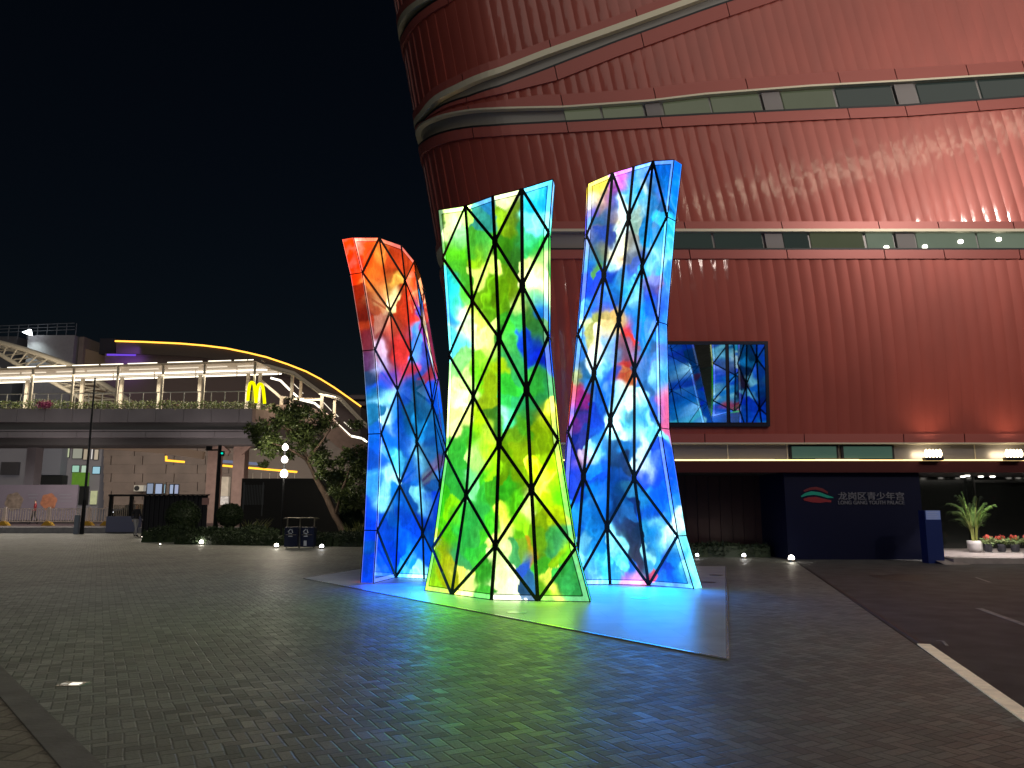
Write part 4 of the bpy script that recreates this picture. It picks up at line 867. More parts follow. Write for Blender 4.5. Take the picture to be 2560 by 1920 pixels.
# ---------------------------------------------------------------- tree with leaning trunk
TY = 35.0; TY = 36.0; tb = at(858, 1325, TY); tb.z = 0
tr = empty('plaza_tree', (tb.x, tb.y, 0), 'leafy tree with a pale trunk leaning left behind the litter bins', 'tree')
def tp(px, py, dy=0): return at(px, py, TY+dy)
trunk = MB()
path = [tb, tp(856, 1322), tp(838, 1290), tp(815, 1240, .1), tp(790, 1195, .2), tp(768, 1150, .2), tp(752, 1110, .1), tp(745, 1070), tp(738, 1040)]
trunk.tube(path, .19, 10, .07)
LIMBS = [[tp(838, 1290), tp(850, 1240, -.4), tp(868, 1190, -.6), tp(880, 1150, -.5)], [tp(815, 1240), tp(850, 1205, .6), tp(890, 1170, .8), tp(915, 1140, .8)],
         [tp(752, 1110), tp(720, 1080, .4), tp(695, 1055, .6)], [tp(768, 1150), tp(800, 1110, -.4), tp(825, 1075, -.5), tp(832, 1040, -.4)], [tp(752, 1110), tp(780, 1060, .5), tp(800, 1035, .6)],
         [tp(768, 1150), tp(720, 1120, -.6), tp(670, 1105, -.8)], [tp(850, 1205), tp(890, 1235, .6), tp(910, 1250, .8)], [tp(752, 1110), tp(742, 1060, -.5), tp(726, 1025, -.6)]]
for l in LIMBS: trunk.tube(l, .075, 7, .02)
trunk.build('trunk', m_bark, tr, True)
crown = MB(); r2 = random.Random(21)
CL = [(735, 1025, 40), (765, 1040, 45), (700, 1045, 40), (730, 1070, 48), (680, 1085, 42), (790, 1075, 38), (755, 1095, 40), (705, 1110, 34), (660, 1070, 26), (812, 1050, 22), (890, 1062, 16), (650, 1110, 22), (675, 1135, 20),
      (800, 1130, 34), (830, 1160, 42), (860, 1190, 44), (890, 1160, 40), (915, 1190, 38), (905, 1140, 26), (870, 1140, 30), (920, 1225, 34), (880, 1230, 40), (850, 1240, 30), (840, 1210, 40), (925, 1150, 26), (800, 1175, 26), (905, 1260, 26), (935, 1110, 18), (660, 1160, 14), (640, 1080, 16), (860, 1265, 20)]
for px, py, pr in CL:
    dep = r2.uniform(-1.0, 1.0); c = tp(px, py, dep); rr_ = pr/FPX*TY
    for _ in range(7):
        v = Vector((r2.gauss(0, .5), r2.gauss(0, .6), r2.gauss(0, .5))); v *= rr_*.8; c2 = c+v; cr = rr_*r2.uniform(.28, .5)
        blob_leaves(crown, c2, (cr, cr*1.1, cr*.85), int(78*(pr/34)**1.3), .165, r2, .25, .5)
crown.build('crown', m_leaf, tr)
# branched dark twigs
# street lamp with three bright globes one above the other
LY = 34.0; lx = X(707, LY, 1250)
lp = empty('street_lamp', (lx, LY, 0), 'street lamp with three bright stacked globes in front of the tree crown', 'street lamp')
MB().tube([(lx, LY, 0), (lx, LY, Zp(1106, LY))], .045, 8).build('pole', m_dframe, lp)
for py, r_ in ((1118, .125), (1149, .135), (1184, .16)):
    z = Zp(py, LY)
    MB().lathe((lx, LY, z-r_), [(r_*.5, 0), (r_*.95, r_*.5), (r_, r_), (r_*.8, r_*1.6), (r_*.35, r_*2.1)], 16).build('globe', glow('lamp_globe', (1, .93, .78), 16) if py == 1118 else bpy.data.materials['lamp_globe'], lp, True)
    light('POINT', 'globe_light', (lx, LY-.3, z), 65, (1, .86, .66), parent=lp, shadow_soft_size=.2)
# traffic pole with camera arm
PY_ = 40.0; px_ = X(539, PY_)
tpole = empty('traffic_pole', (px_, PY_, 0), 'dark pole with a short side arm and small green signal by the bridge columns', 'traffic pole')
MB().tube([(px_, PY_, 0), (px_, PY_, Zp(1113, PY_))], .11, 8, .09).build('pole', m_dframe, tpole)
z = Zp(1125, PY_); MB().box(X(504, PY_), PY_-.05, z-.04, px_, PY_+.05, z+.04).box(X(506, PY_), PY_-.1, z, X(518, PY_), PY_+.1, z+.2).build('side_arm', m_dframe, tpole)
MB().box(px_+.10, PY_-.1, Zp(1140, PY_), px_+.24, PY_+.05, Zp(1128, PY_)).build('signal_box', m_dframe, tpole)
MB().lathe((px_+.17, PY_-.12, Zp(1136, PY_)), [(.03, 0), (.06, .03), (.06, .06), (.03, .1)], 10).build('green_signal', glow('green_signal', (.0, .55, .4), 1.5), tpole)
MB().box(X(505, PY_), PY_-.15, Zp(1262, PY_), X(522, PY_), PY_-.11, Zp(1245, PY_)).build('notice_plate', mat('pink_notice', (.35, .2, .19), .5), tpole)
# slim tall pole at far left
SY = 46.5; sx_ = X(207, SY); st = empty('tall_post', (sx_, SY, 0), 'tall slim grey post in front of the footbridge with a thicker blue grey foot', 'post')
MB().tube([(sx_, SY, 0), (sx_, SY, Zp(945, SY))], .085, 8, .05).build('pole', mat('post_grey', (.05, .055, .07), .4, .4), st)
MB().tube([(sx_, SY, 0), (sx_, SY, 2.0)], .12, 8, .10).build('foot', m_dframe, st)
MB().box(sx_-.45, SY-.1, 0, sx_-.2, SY+.1, 1.1).build('foot_box', mat('pale_blue_box', (.2, .24, .32), .5), st)
# ---------------------------------------------------------------- white roadside barrier
m_white = mat('barrier_white', (.8, .70, .64), .5, var=.15); m_yel = mat('barrier_yellow', (.6, .36, .04), .5)
BY = 53.0; zr = .34
posts = [-25, 50+0, 125, 222, 262]
posts = [(-95, 12), (12, 122), (122, 222), (222, 268)]
m_soil = None
for i, (a, b) in enumerate(posts):
    xa, xb = X(a, BY, 1290), X(b, BY, 1290); zb, zt = Zp(1305, BY), Zp(1271, BY)
    lab = ['white slatted road barrier panel cut by the left picture edge', 'white slatted road barrier panel in front of the person in red', 'white slatted road barrier panel with the slim tall post in front', 'short white slatted road barrier panel next to the dark gate'][i]
    e = empty('road_barrier', ((xa+xb)/2, BY, zr), lab, 'barrier', 'white road barriers')
    m_ = MB().box(xa, BY-.02, zt-.05, xb, BY+.02, zt).box(xa, BY-.02, zb, xb, BY+.02, zb+.06); m_.build('rail', m_white, e)
    m_ = MB(); n = max(3, int((xb-xa)/.17))
    for k in range(1, n): x = xa+(xb-xa)*k/n; m_.box(x-.028, BY-.012, zb+.06, x+.028, BY+.012, zt-.05+.06*(k % 2))
    m_.build('slats', m_white, e)
    m_ = MB().box(xb-.07, BY-.07, zr+.1, xb+.07, BY+.07, zt+.1); m_.build('post', m_white, e)
    m_ = MB(); m_.prism([(xb-.38, BY-.2, zr), (xb+.38, BY-.2, zr), (xb+.1, BY-.2, zr+.3), (xb-.1, BY-.2, zr+.3)], (0, .4, 0)); m_.build('foot', m_yel, e)
# ---------------------------------------------------------------- hoarding behind the barrier
HY = 60.0
def pb(x0, y0, x1, y1, Y, d=.2): return pxbox(MB(), x0, y0, x1, y1, Y, d)
ho = empty('hoarding', (X(60, HY), HY, zr), 'long pale mauve hoarding with faded round flower pictures behind the barrier', 'hoarding')
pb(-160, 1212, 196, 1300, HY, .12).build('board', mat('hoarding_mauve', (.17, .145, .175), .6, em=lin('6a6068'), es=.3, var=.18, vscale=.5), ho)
m_or = mat('faded_orange_print', (.42, .18, .10), .6, em=lin('8a4a30'), es=.12, var=.35, vscale=3); m_be = mat('faded_beige_print', (.28, .22, .18), .6, em=lin('7a6a58'), es=.10, var=.4, vscale=3)
for (px, py, rx, m_) in ((122, 1254, 20, m_or), (35, 1254, 22, m_be)):
    c = at(px, py, HY-.02); mb = MB(); ring = []
    for k in range(24):
        a = 2*math.pi*k/24; r_ = rx/FPX*HY*(1+.08*math.sin(6*a)); ring.append((c.x+r_*math.cos(a), HY-.02, c.z+r_*1.0*math.sin(a)))
    mb.prism(ring, (0, -.01, 0)); mb.build('flower_print', m_, ho)
mb = MB()
for (x0, x1, y) in ((148, 180, 1238), (150, 178, 1246), (148, 180, 1254), (70, 95, 1238), (72, 92, 1246)):
    a = at(x0, y, HY-.01); b = at(x1, y-3, HY-.01); mb.box(a.x, HY-.012, a.z, b.x, HY-.002, b.z)
mb.build('faded_text_bars', mat('faded_print', (.22, .21, .24), .6, em=lin('787480'), es=.1), ho)
# ---------------------------------------------------------------- people
def person(name_label, base, h, pose, top, bottom, skin, hair, face=0):
    root = None
    bm = bpy.data.meshes.new('person'); k = h/1.7
    J = pose; V = [Vector(v)*k for v, r, p in J.values()]; names = list(J)
    E_ = [(names.index(p), names.index(n)) for n, (v, r, p) in J.items() if p]
    bm.from_pydata([tuple(v) for v in V], E_, []); o = bpy.data.objects.new('person', bm); C.objects.link(o)
    o.modifiers.new('skin', 'SKIN'); o.data.skin_vertices or None
    for i, n in enumerate(names):
        sv = o.data.skin_vertices[0].data[i] if len(o.data.skin_vertices) else None
        if sv: r = J[n][1]*k; sv.radius = (r, r*.8); sv.use_root = (i == 0)
    ss = o.modifiers.new('sub', 'SUBSURF'); ss.levels = 2; ss.render_levels = 2
    bpy.context.view_layer.update(); dg = bpy.context.evaluated_depsgraph_get()
    me = bpy.data.meshes.new_from_object(o.evaluated_get(dg)); bpy.data.objects.remove(o)
    for mm in (skin, top, bottom, hair): me.materials.append(mm)
    for p in me.polygons:
        z = p.center.z/k; x = p.center.x/k; p.use_smooth = True
        p.material_index = 3 if (z > 1.60 or (z > 1.5 and p.center.y > .02*k)) else 0 if z > 1.44 else (1 if z > .92 else 2 if z > .10 else 3)
        if abs(x) > .05 and .70 < z < .86 and abs(x) > .24: p.material_index = 0
    o = bpy.data.objects.new('person', me); C.objects.link(o); o.location = base; o.rotation_euler = (0, 0, face)
    tag(o, name_label, 'person'); return o
WALK = {'pelvis': ((0, 0, .95), .13, None), 'waist': ((0, 0, 1.1), .125, 'pelvis'), 'chest': ((0, -.01, 1.3), .15, 'waist'), 'neck': ((0, -.01, 1.46), .055, 'chest'), 'head': ((0, -.02, 1.56), .085, 'neck'), 'crown': ((0, -.02, 1.67), .075, 'head'),
        'sl': ((-.17, 0, 1.38), .065, 'chest'), 'el': ((-.23, .08, 1.12), .045, 'sl'), 'hl': ((-.24, -.02, .88), .035, 'el'), 'fl': ((-.24, -.06, .78), .028, 'hl'),
        'sr': ((.17, 0, 1.38), .065, 'chest'), 'er': ((.23, -.04, 1.12), .045, 'sr'), 'hr': ((.25, -.16, .92), .035, 'er'), 'fr': ((.25, -.21, .83), .028, 'hr'),
        'tl': ((-.10, 0, .90), .10, 'pelvis'), 'kl': ((-.11, -.14, .50), .062, 'tl'), 'al': ((-.11, -.22, .09), .042, 'kl'), 'ol': ((-.11, -.38, .04), .04, 'al'),
        'tr': ((.10, 0, .90), .10, 'pelvis'), 'kr': ((.11, .06, .50), .062, 'tr'), 'ar': ((.11, .24, .11), .042, 'kr'), 'or': ((.11, .12, .04), .04, 'ar')}
m_skin = mat('skin', (.42, .25, .17), .5); m_hair = mat('dark_hair', (.012, .01, .01), .5)
m_dkcl = mat('dark_clothes', (.02, .02, .028), .8); m_palecl = mat('grey_trousers', (.36, .36, .40), .8); m_redcl = mat('red_jacket', (.22, .015, .02), .7)
q = gnd(337, 1342); person('person in a dark top and pale trousers walking past the hedge end', q, 1.75, WALK, m_dkcl, m_palecl, m_skin, m_hair, R(65))
q = at(86, 1290, 56.0); person('dark haired person in a red jacket behind the white barrier', (q.x, 56.0, .34), 1.78, WALK, m_redcl, m_dkcl, m_skin, m_hair, R(-50))
# ---------------------------------------------------------------- footbridge with lit canopy
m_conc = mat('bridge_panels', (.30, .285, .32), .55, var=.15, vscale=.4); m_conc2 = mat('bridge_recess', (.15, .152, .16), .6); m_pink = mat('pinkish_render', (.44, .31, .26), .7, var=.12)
m_steelw = mat('cream_painted_steel', (.60, .55, .45), .45); m_ledw = glow('canopy_led', (1, .90, .72), 2.8); m_ledd = glow('canopy_led_dim', (1, .88, .7), 1.2)
FY = 58.0; XL = X(-260, FY); XR = X(634, FY, 1040)
fb = empty('footbridge', (X(180, FY), FY, 0), 'long grey pedestrian bridge with a lit white canopy and flowers along its parapet', 'footbridge')
def zy(py, Y=FY): return Zp(py, Y)
def jointed(y0, y1, d, mm, name, step=2.1, parent=fb):
    mb = MB(); x = XL
    while x < XR:
        b = min(x+step, XR); mb.box(x, FY-d, zy(y1), b-.03, FY+4.5, zy(y0)); x = b
    return mb.build(name, mm, parent)
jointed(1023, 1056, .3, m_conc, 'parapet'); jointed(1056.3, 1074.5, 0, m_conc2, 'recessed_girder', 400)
jointed(1075, 1079, .22, m_conc, 'fascia_rail', 5); jointed(1080.5, 1094, .22, m_conc, 'lower_fascia', 2.6)
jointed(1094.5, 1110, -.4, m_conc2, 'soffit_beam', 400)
# return side of the parapet, going away at the right end
mb = MB(); a, b, c, d = at(634, 1023, FY), at(720, 1032, 66), at(720, 1075, 66), at(634, 1056, FY)
mb.prism([(XR+.02, FY-.3, zy(1056)), (XR+.02, FY-.3, zy(1023)), (XR+.25, FY-.3, zy(1023)), (XR+.25, FY-.3, zy(1056))], (3.4, 7.5, 0)); mb.build('side_parapet', m_pink, fb)
pil = []
for x0, x1, Y in ((509, 536, 60.5), (574, 603, 60.5), (50, 73, 61.5)):
    MB().box(X(x0, Y), Y, .0, X(x1, Y), Y+1.0, zy(1109, Y)).build('bridge_column', m_pink if x0 > 100 else m_conc, fb)
for sx, ex in ((603, 632), (574, 545)):
    MB().bar(at(sx, 1134, 60.6), at(ex, 1108, 60.6), (0, -1, 0), .35, .3).build('column_bracket', m_pink, fb)
# curved light beam under the deck
mb = MB(); P = [(180, 1112), (240, 1113), (300, 1116), (380, 1122), (450, 1130), (512, 1139)]
for (x0, y0), (x1, y1) in zip(P, P[1:]): mb.bar(at(x0, y0, 63), at(x1, y1, 63), (0, -1, 0), .62, .4)
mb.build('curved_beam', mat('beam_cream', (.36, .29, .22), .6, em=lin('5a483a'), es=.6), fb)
# canopy
cy0, cy1 = (0, 924), (640, 904)
def cl(px, off=0): return 924-px*(20/632)+off
can = MB()
def span(mb, xa, xb, off, Y, h, d): mb.bar(at(xa, cl(xa, off), Y), at(xb, cl(xb, off), Y), (0, -1, 0), h, d); return mb
span(can, -230, 634, 0, FY, .16, .12); span(can, -230, 640, 3, FY+3.6, .14, .12)
for k in range(-230, 660, 26):
    can.bar(at(k, cl(k, -1), FY), at(k+8, cl(k+8, 3), FY+3.6), (0, 0, 1), .07, .1)
canopy = can.build('canopy', m_steelw, fb)
mb = MB(); mb.quad(at(-230, cl(-230, -1), FY-.2), at(640, cl(640, -1), FY-.2), at(706, cl(706, 32), FY+5.4), at(-230, cl(-230, 32), FY+5.4))
mb.build('canopy_roof', mat('roof_ceiling_glow', (.40, .36, .30), .3, em=lin('b8a080'), es=.30), canopy)  # ceiling lit by the light strips, put in as a glow
rl = random.Random(2)
for nm, off, Y, x0, x1, mm in (('led_strip', -4.5, FY-.1, -230, 634, m_ledw), ('led_strip', 9, FY+1.5, -200, 634, m_ledd), ('led_strip', 20, FY+3.3, -230, 668, m_ledw), ('led_strip', 31, FY+5.0, -230, 704, m_ledw)):
    mb = MB(); x = x0
    while x < x1:
        l = rl.uniform(30, 90) if off < 15 else 100
        e_ = min(x+l, x1); t = .05 if off < 15 else .11
        mb.bar(at(x, cl(x, off+(1.8 if off > 0 else 0)), Y), at(e_, cl(e_, off+(1.8 if off > 0 else 0)), Y), (0, -1, 0), t, .04); x = e_+(rl.uniform(2, 26) if off < 15 else 3)
    mb.build(nm, mm, canopy)
for px in (-30, 78, 180, 291, 404, 508, 634):
    p = at(px, 970, FY); MB().box(p.x-.07, FY, zy(1023), p.x+.07, FY+.14, zy(cl(px))).build('canopy_post', m_steelw, fb)
for px in (-60, 66, 204, 302, 396, 498, 618, 648):
    Y = FY+4.1; p = at(px, 970, Y); MB().box(p.x-.13, Y, zy(1023), p.x+.13, Y+.2, Zp(cl(px, 28), Y)).build('rear_post', m_steelw, fb)
mb = MB(); mb.bar(at(-230, 989, FY+.3), at(634, 978, FY+.3), (0, -1, 0), .07, .07)
for px in range(-220, 634, 34): a = at(px, 985, FY+.3); mb.box(a.x-.03, FY+.28, zy(1024), a.x+.03, FY+.34, zy(989-(px+230)*11/864))
mb.build('handrail', mat('rail_steel', (.45, .46, .45), .35, .5), fb)

# light under the canopy
for px in (-120, 0, 130, 260, 390, 520, 640): p = at(px, 945, FY+1.6); light('AREA', 'canopy_lamp', p, 260, (1, .86, .66), p-Vector((0, 0, 1)), fb, size=3.5)
# stair canopy going down to the right
ST = [(640, 918), (672, 921), (735, 938), (800, 985), (850, 1000), (905, 1058), (935, 1085)]
mb = MB(); n_ = len(ST)
for (x0, y0), (x1, y1) in zip(ST, ST[1:]):
    mb.bar(at(x0, y0, 61), at(x1, y1, 61), (0, -1, 0), .12, .1); mb.bar(at(x0, y0-8, 64), at(x1, y1-8, 64), (0, -1, 0), .12, .1)
sc_ = mb.build('stair_canopy', m_steelw, fb)
mb = MB()
for (x0, y0), (x1, y1) in zip(ST, ST[1:]): mb.quad(at(x0, y0-3, 61), at(x1, y1-3, 61), at(x1+2, y1-9, 64.2), at(x0+2, y0-9, 64.2))
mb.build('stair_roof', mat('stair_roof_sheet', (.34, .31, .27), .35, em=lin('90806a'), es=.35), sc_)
LD = [((677, 945), (700, 951)), ((701, 951), (725, 975)), ((729, 979), (747, 995)), ((750, 999), (787, 1008)), ((787, 1008), (800, 1019)), ((803, 1023), (822, 1041)), ((824, 1043), (875, 1089)), ((878, 1090), (905, 1096)), ((907, 1097), (919, 1107)), ((922, 1110), (935, 1122))]
mb = MB()
for a, b in LD: mb.bar(at(*a, 62), at(*b, 62), (0, -1, 0), .16, .06)
mb.build('stair_led', m_ledw, sc_)
mb = MB()
for a, b in (((732, 957), (747, 972)), ((752, 976), (758, 984)), ((809, 1006), (829, 1027)), ((837, 1032), (846, 1042)), ((860, 1055), (878, 1071))): mb.bar(at(*a, 65), at(*b, 65), (0, -1, 0), .06, .05)
mb.build('far_led', m_ledd, sc_)
mb = MB()
for px, y0, y1, Y in ((727, 936, 1012, 61), (750, 944, 1000, 63), (801, 986, 1075, 61), (835, 1000, 1045, 63), (866, 1092, 1125, 61), (702, 990, 1018, 61)):
    a = at(px, y1, Y); b = at(px, y0, Y); mb.box(a.x-.11, Y, a.z, a.x+.11, Y+.2, b.z)
mb.bar(at(748, 998, 62.5), at(806, 999, 62.5), (0, -1, 0), .2, .2); mb.bar(at(655, 953, 62), at(703, 994, 62), (0, -1, 0), .2, .2); mb.bar(at(703, 994, 62), at(760, 998, 62), (0, -1, 0), .2, .2)
mb.build('stair_post', m_steelw, sc_)
mb = MB(); mb.prism([at(x, y, 60.5) for x, y in ((650, 1030), (690, 1012), (760, 1012), (810, 1030), (872, 1092), (912, 1104), (935, 1130), (935, 1160), (868, 1138), (800, 1080), (720, 1074), (655, 1060))], (0, 2.5, 0)); mb.build('stair_flight', m_pink, fb)
light('AREA', 'stair_lamp', at(790, 990, 61.5), 320, (1, .86, .66), at(790, 1100, 61), fb, size=3)
# flowers in the planter along the parapet: low planting
mb = MB(); r5 = random.Random(9); mg = MB(); mw = MB()
x = XL
while x < XR+1.5:
    hgt = .5+.3*max(0, noise.noise((x*.35, 0, 3))+.3); Yb = FY-.25+(max(0, x-XR)*2)
    for _ in range(60):
        p = Vector((x+r5.uniform(-.3, .3), Yb+r5.uniform(-.1, .25), zy(1023)+r5.random()*hgt)); leaf(mb, p, .16, r5)
    kk = noise.noise((x*.5, 4, 8))
    for _ in range(int(16*max(0, kk+.25))):
        leaf(mg, Vector((x+r5.uniform(-.3, .3), Yb-.1+r5.uniform(-.1, .2), zy(1023)+hgt*r5.uniform(.3, 1.1))), .14, r5)
    for _ in range(3): leaf(mw, Vector((x+r5.uniform(-.3, .3), Yb-.12, zy(1023)+r5.uniform(0, .15))), .14, r5)
    x += .35
tag(mb.build('planter_leaves', leaf_mat('planter_green', (.10, .17, .04), (.36, .42, .16))), 'green leafy planting along the top of the footbridge parapet', 'planting', kind='stuff')
tag(mg.build('planter_blossom', leaf_mat('blossom_pink', (.30, .14, .14), (.42, .26, .24))), 'dusty pink blossom scattered along the footbridge parapet', 'blossom', kind='stuff')
tag(mw.build('pale_planter_leaves', leaf_mat('pale_leaf', (.4, .38, .22), (.55, .5, .35))), 'pale yellowish leaves at the foot of the footbridge planting', 'planting', kind='stuff')
mb = MB(); c = at(112, 1012, FY-.3); blob_leaves(mb, c, (.62, .3, .30), 500, .15, r5, .3); tag(mb.build('magenta_shrub', leaf_mat('magenta_flowers', (.34, .04, .16), (.55, .10, .30))), 'bright magenta flowering shrub on the footbridge parapet', 'shrub')
# lamps strip at parapet light the flowers: yellow double arch sign
MY = FY-.35
es_ = empty('arches_sign', (X(641, MY), MY, zy(1023)), 'glowing yellow double arch sign standing at the end of the footbridge parapet', 'sign')
m_arch = glow('yellow_sign_glow', (.82, .80, .0), 1.5); m_archd = mat('arch_return', (.4, .3, .0), .5)
def arch(x0, x1, yb0, yb1, yt):
    P = []; n = 14
    for k in range(n+1):
        t = k/n; u = abs(2*t-1)
        yb = yb0 if t < .5 else yb1
        px = x0+(x1-x0)*(.5+.5*(1 if t > .5 else -1)*(1-(1-u)**2.1)**.62 if False else .5+.5*(1 if t > .5 else -1)*u**.62)
        py = yt+(yb-yt)*u**2.0
        P.append(at(px, py, MY))
    mb = MB(); 
    for a, b in zip(P, P[1:]): mb.bar(a-(b-a)*.1, b+(b-a)*.1, (0, -1, 0), .21, .12)
    return mb
for nm, a in (('arch', (620, 641, 1001, 1006, 956)), ('arch', (641, 662, 1006, 1008, 960))): arch(*a).build(nm, m_arch, es_)
# ---------------------------------------------------------------- buildings beyond the bridge
m_w1 = mat('pale_wall', (.30, .29, .31), .7, var=.08); m_brn = mat('brown_tiled_wall', (.19, .15, .13), .6, em=lin('4a403a'), es=.12, var=.2, vscale=.6); m_darkw = mat('shop_dark', (.02, .022, .024), .3)
KY = 78.0
bb = empty('shop_building', (X(150, KY), KY, .3), 'brown tiled and grey shop building with lit windows under the footbridge', 'building')
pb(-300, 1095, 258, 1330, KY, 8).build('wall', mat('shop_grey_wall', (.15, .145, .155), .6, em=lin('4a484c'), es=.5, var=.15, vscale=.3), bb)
tw = MB(); 
for r_ in range(7):
    y0 = 1118+r_*22
    x = 258+(r_ % 2)*20
    while x < 590: tw2 = pxbox(tw, x, y0, min(x+78, 590), y0+21.7, KY, 8); x += 78.6
    pxbox(tw, 258, y0, 258+(r_ % 2)*20-1, y0+21.7, KY, 8) if r_ % 2 else None
tw.build('tiled_wall', m_brn, bb)
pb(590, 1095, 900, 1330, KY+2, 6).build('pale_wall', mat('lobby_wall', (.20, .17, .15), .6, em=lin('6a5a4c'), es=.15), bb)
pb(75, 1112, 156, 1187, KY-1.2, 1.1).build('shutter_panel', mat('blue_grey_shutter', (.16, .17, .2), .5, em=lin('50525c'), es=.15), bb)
pb(0, 1155, 44, 1187, KY-.6, .5).build('shutter_panel', mat('dim_shutter', (.06, .06, .07), .5), bb)
pb(70, 1188, 157, 1212, KY-1.0, .9).build('shop_window', m_darkw, bb)
lw_ = [(165, 1117, 174, 1143, 'c8d0a8'), (181, 1120, 206, 1146, 'a0a090'), (208, 1123, 223, 1149, 'b8a890'), (227, 1123, 232, 1148, 'f0e8e0'), (235, 1124, 246, 1149, 'c8b8a0'), (180, 1164, 198, 1180, 'a8d8c0'), (203, 1164, 218, 1181, 'c0d8c0'), (231, 1167, 250, 1184, 'a8d8e8')]
for x0, y0, x1, y1, h in lw_:
    f_ = pb(x0-1.5, y0-1.5, x1+1.5, y1+1.5, KY-.1, .09).build('window', m_dframe, bb); pb(x0, y0, x1, y1, KY-.14, .03).build('pane', glow('lit_pane_'+h, lin(h), .8), f_)
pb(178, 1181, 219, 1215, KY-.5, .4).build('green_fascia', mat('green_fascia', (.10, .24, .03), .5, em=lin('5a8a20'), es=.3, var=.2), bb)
pb(195, 1216, 222, 1262, KY-.2, .15).build('doorway', m_darkw, bb)
pb(224, 1227, 243, 1261, KY-.3, .1).build('lit_poster', mat('poster', (.4, .42, .3), .5, em=lin('a8b080'), es=.55, var=.25, vscale=2), bb)
for x0, y0, x1, y1, h in ((367, 1209, 383, 1234, '9aa8c0'), (388, 1210, 405, 1234, 'b8c8e8'), (410, 1211, 413, 1233, 'b0d0e0'), (424, 1212, 433, 1234, 'b8c8e8'), (436, 1212, 446, 1234, 'b8c0e0')):
    f_ = pb(x0-2, y0-2, x1+2, y1+2, KY-.1, .09).build('window', m_dframe, bb); pb(x0, y0, x1, y1, KY-.14, .03).build('pane', glow('lit_pane2_'+h, lin(h), .7), f_)
# yellow light strips under the canopy edge
ys = glow('amber_led', lin('ffb030'), 2.2)
mb = MB(); mb.bar(at(415, 1151, 70), at(462, 1155, 70), (0, -1, 0), .18, .1); mb.bar(at(416, 1140, 70), at(416, 1153, 70), (0, -1, 0), .16, .1); mb.bar(at(545, 1163, 70), at(743, 1180, 70), (0, -1, 0), .17, .1)
o = mb.build('amber_light_strip', ys, bb)
mb = MB(); mb.bar(at(552, 1153, 71), at(650, 1160, 71), (0, -1, 0), .25, .1); mb.build('blue_light_strip', glow('pale_blue_led', lin('8890b0'), .6), bb)
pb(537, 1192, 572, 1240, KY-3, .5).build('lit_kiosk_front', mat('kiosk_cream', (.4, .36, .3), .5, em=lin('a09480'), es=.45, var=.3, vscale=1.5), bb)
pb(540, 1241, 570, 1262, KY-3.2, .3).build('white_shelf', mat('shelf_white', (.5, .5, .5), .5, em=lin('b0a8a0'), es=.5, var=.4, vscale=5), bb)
mb = MB()
for px in range(610, 740, 21): pxbox(mb, px, 1182, px+1.2, 1200, 72, .1)
mb.build('hanging_rod', m_steelw, bb)
for px, e_ in ((120, 130), (300, 110), (520, 150), (680, 120)): light('AREA', 'under_bridge_fill', at(px, 1125, 68), e_*1.6, (1, .88, .78), at(px, 1300, 74), bb, size=4)  # unseen area lamps added to brighten the shop walls under the bridge
for px in (150, 520, 640): light('AREA', 'column_fill', at(px, 1200, 55.5), 75, (1, .82, .74), at(px, 1170, 61), fb, size=2.5)  # fill lamps added to brighten the bridge columns
for px in (20, 200): light('AREA', 'road_fill', at(px, 1110, 54), 170, (1, .90, .82), at(px, 1300, 54), fb, size=3)  # unseen fill added above the road to brighten the barriers
# air conditioner
ac = empty('air_conditioner', (X(345, KY-1), KY-1, Zp(1228, KY-1)), 'white outdoor air conditioner unit with a round fan on the brown tiled wall', 'air conditioner')
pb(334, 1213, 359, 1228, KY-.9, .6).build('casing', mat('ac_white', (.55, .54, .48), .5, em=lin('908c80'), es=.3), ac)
c = at(342, 1220.5, KY-.92); mb = MB(); ring = [(c.x+.26*math.cos(t*math.pi/10), c.y, c.z+.26*math.sin(t*math.pi/10)) for t in range(20)]; mb.prism(ring, (0, -.02, 0)); mb.build('fan_grille', m_darkw, ac)
# parked car behind the barrier
CYR = 62.0
car = empty('parked_car', (X(318, CYR), CYR, .34), 'dark parked car half hidden behind the gate posts with one headlight shining', 'car')
ca, cb_ = X(280, CYR), X(362, CYR); L_ = cb_-ca
prof = [(0, .35), (0, .8), (.12, .95), (.28, 1.0), (.40, 1.42), (.68, 1.46), (.86, 1.05), (1.0, .98), (1.0, .35)]
mb = MB(); mb.prism([(ca+u*L_, CYR, .34+v) for u, v in prof], (0, 1.7, 0)); body = mb.build('body', mat('car_paint', (.015, .016, .02), .2, .5), car)
mb = MB(); mb.prism([(ca+u*L_, CYR-.005, .34+v) for u, v in ((.31, 1.03), (.41, 1.37), (.52, 1.40), (.52, 1.03))], (0, .004, 0)); mb.prism([(ca+u*L_, CYR-.005, .34+v) for u, v in ((.54, 1.03), (.54, 1.40), (.67, 1.40), (.80, 1.05))], (0, .004, 0)); mb.build('side_window', m_darkw, car)
for u in (.2, .8):
    ring = [(ca+u*L_+.33*math.cos(t*math.pi/9), CYR-.02, .34+.33+.33*math.sin(t*math.pi/9)) for t in range(18)]; mb = MB(); mb.prism(ring, (0, .2, 0)); w_ = mb.build('wheel', m_dkcl, car)
    ring = [(ca+u*L_+.19*math.cos(t*math.pi/9), CYR-.03, .34+.33+.19*math.sin(t*math.pi/9)) for t in range(18)]; mb = MB(); mb.prism(ring, (0, .02, 0)); mb.build('rim', m_steel, w_)
MB().box(ca-.02, CYR+.1, 1.08, ca+.12, CYR+.3, 1.2).build('headlight', glow('headlight', (.9, .95, 1), 5), car)
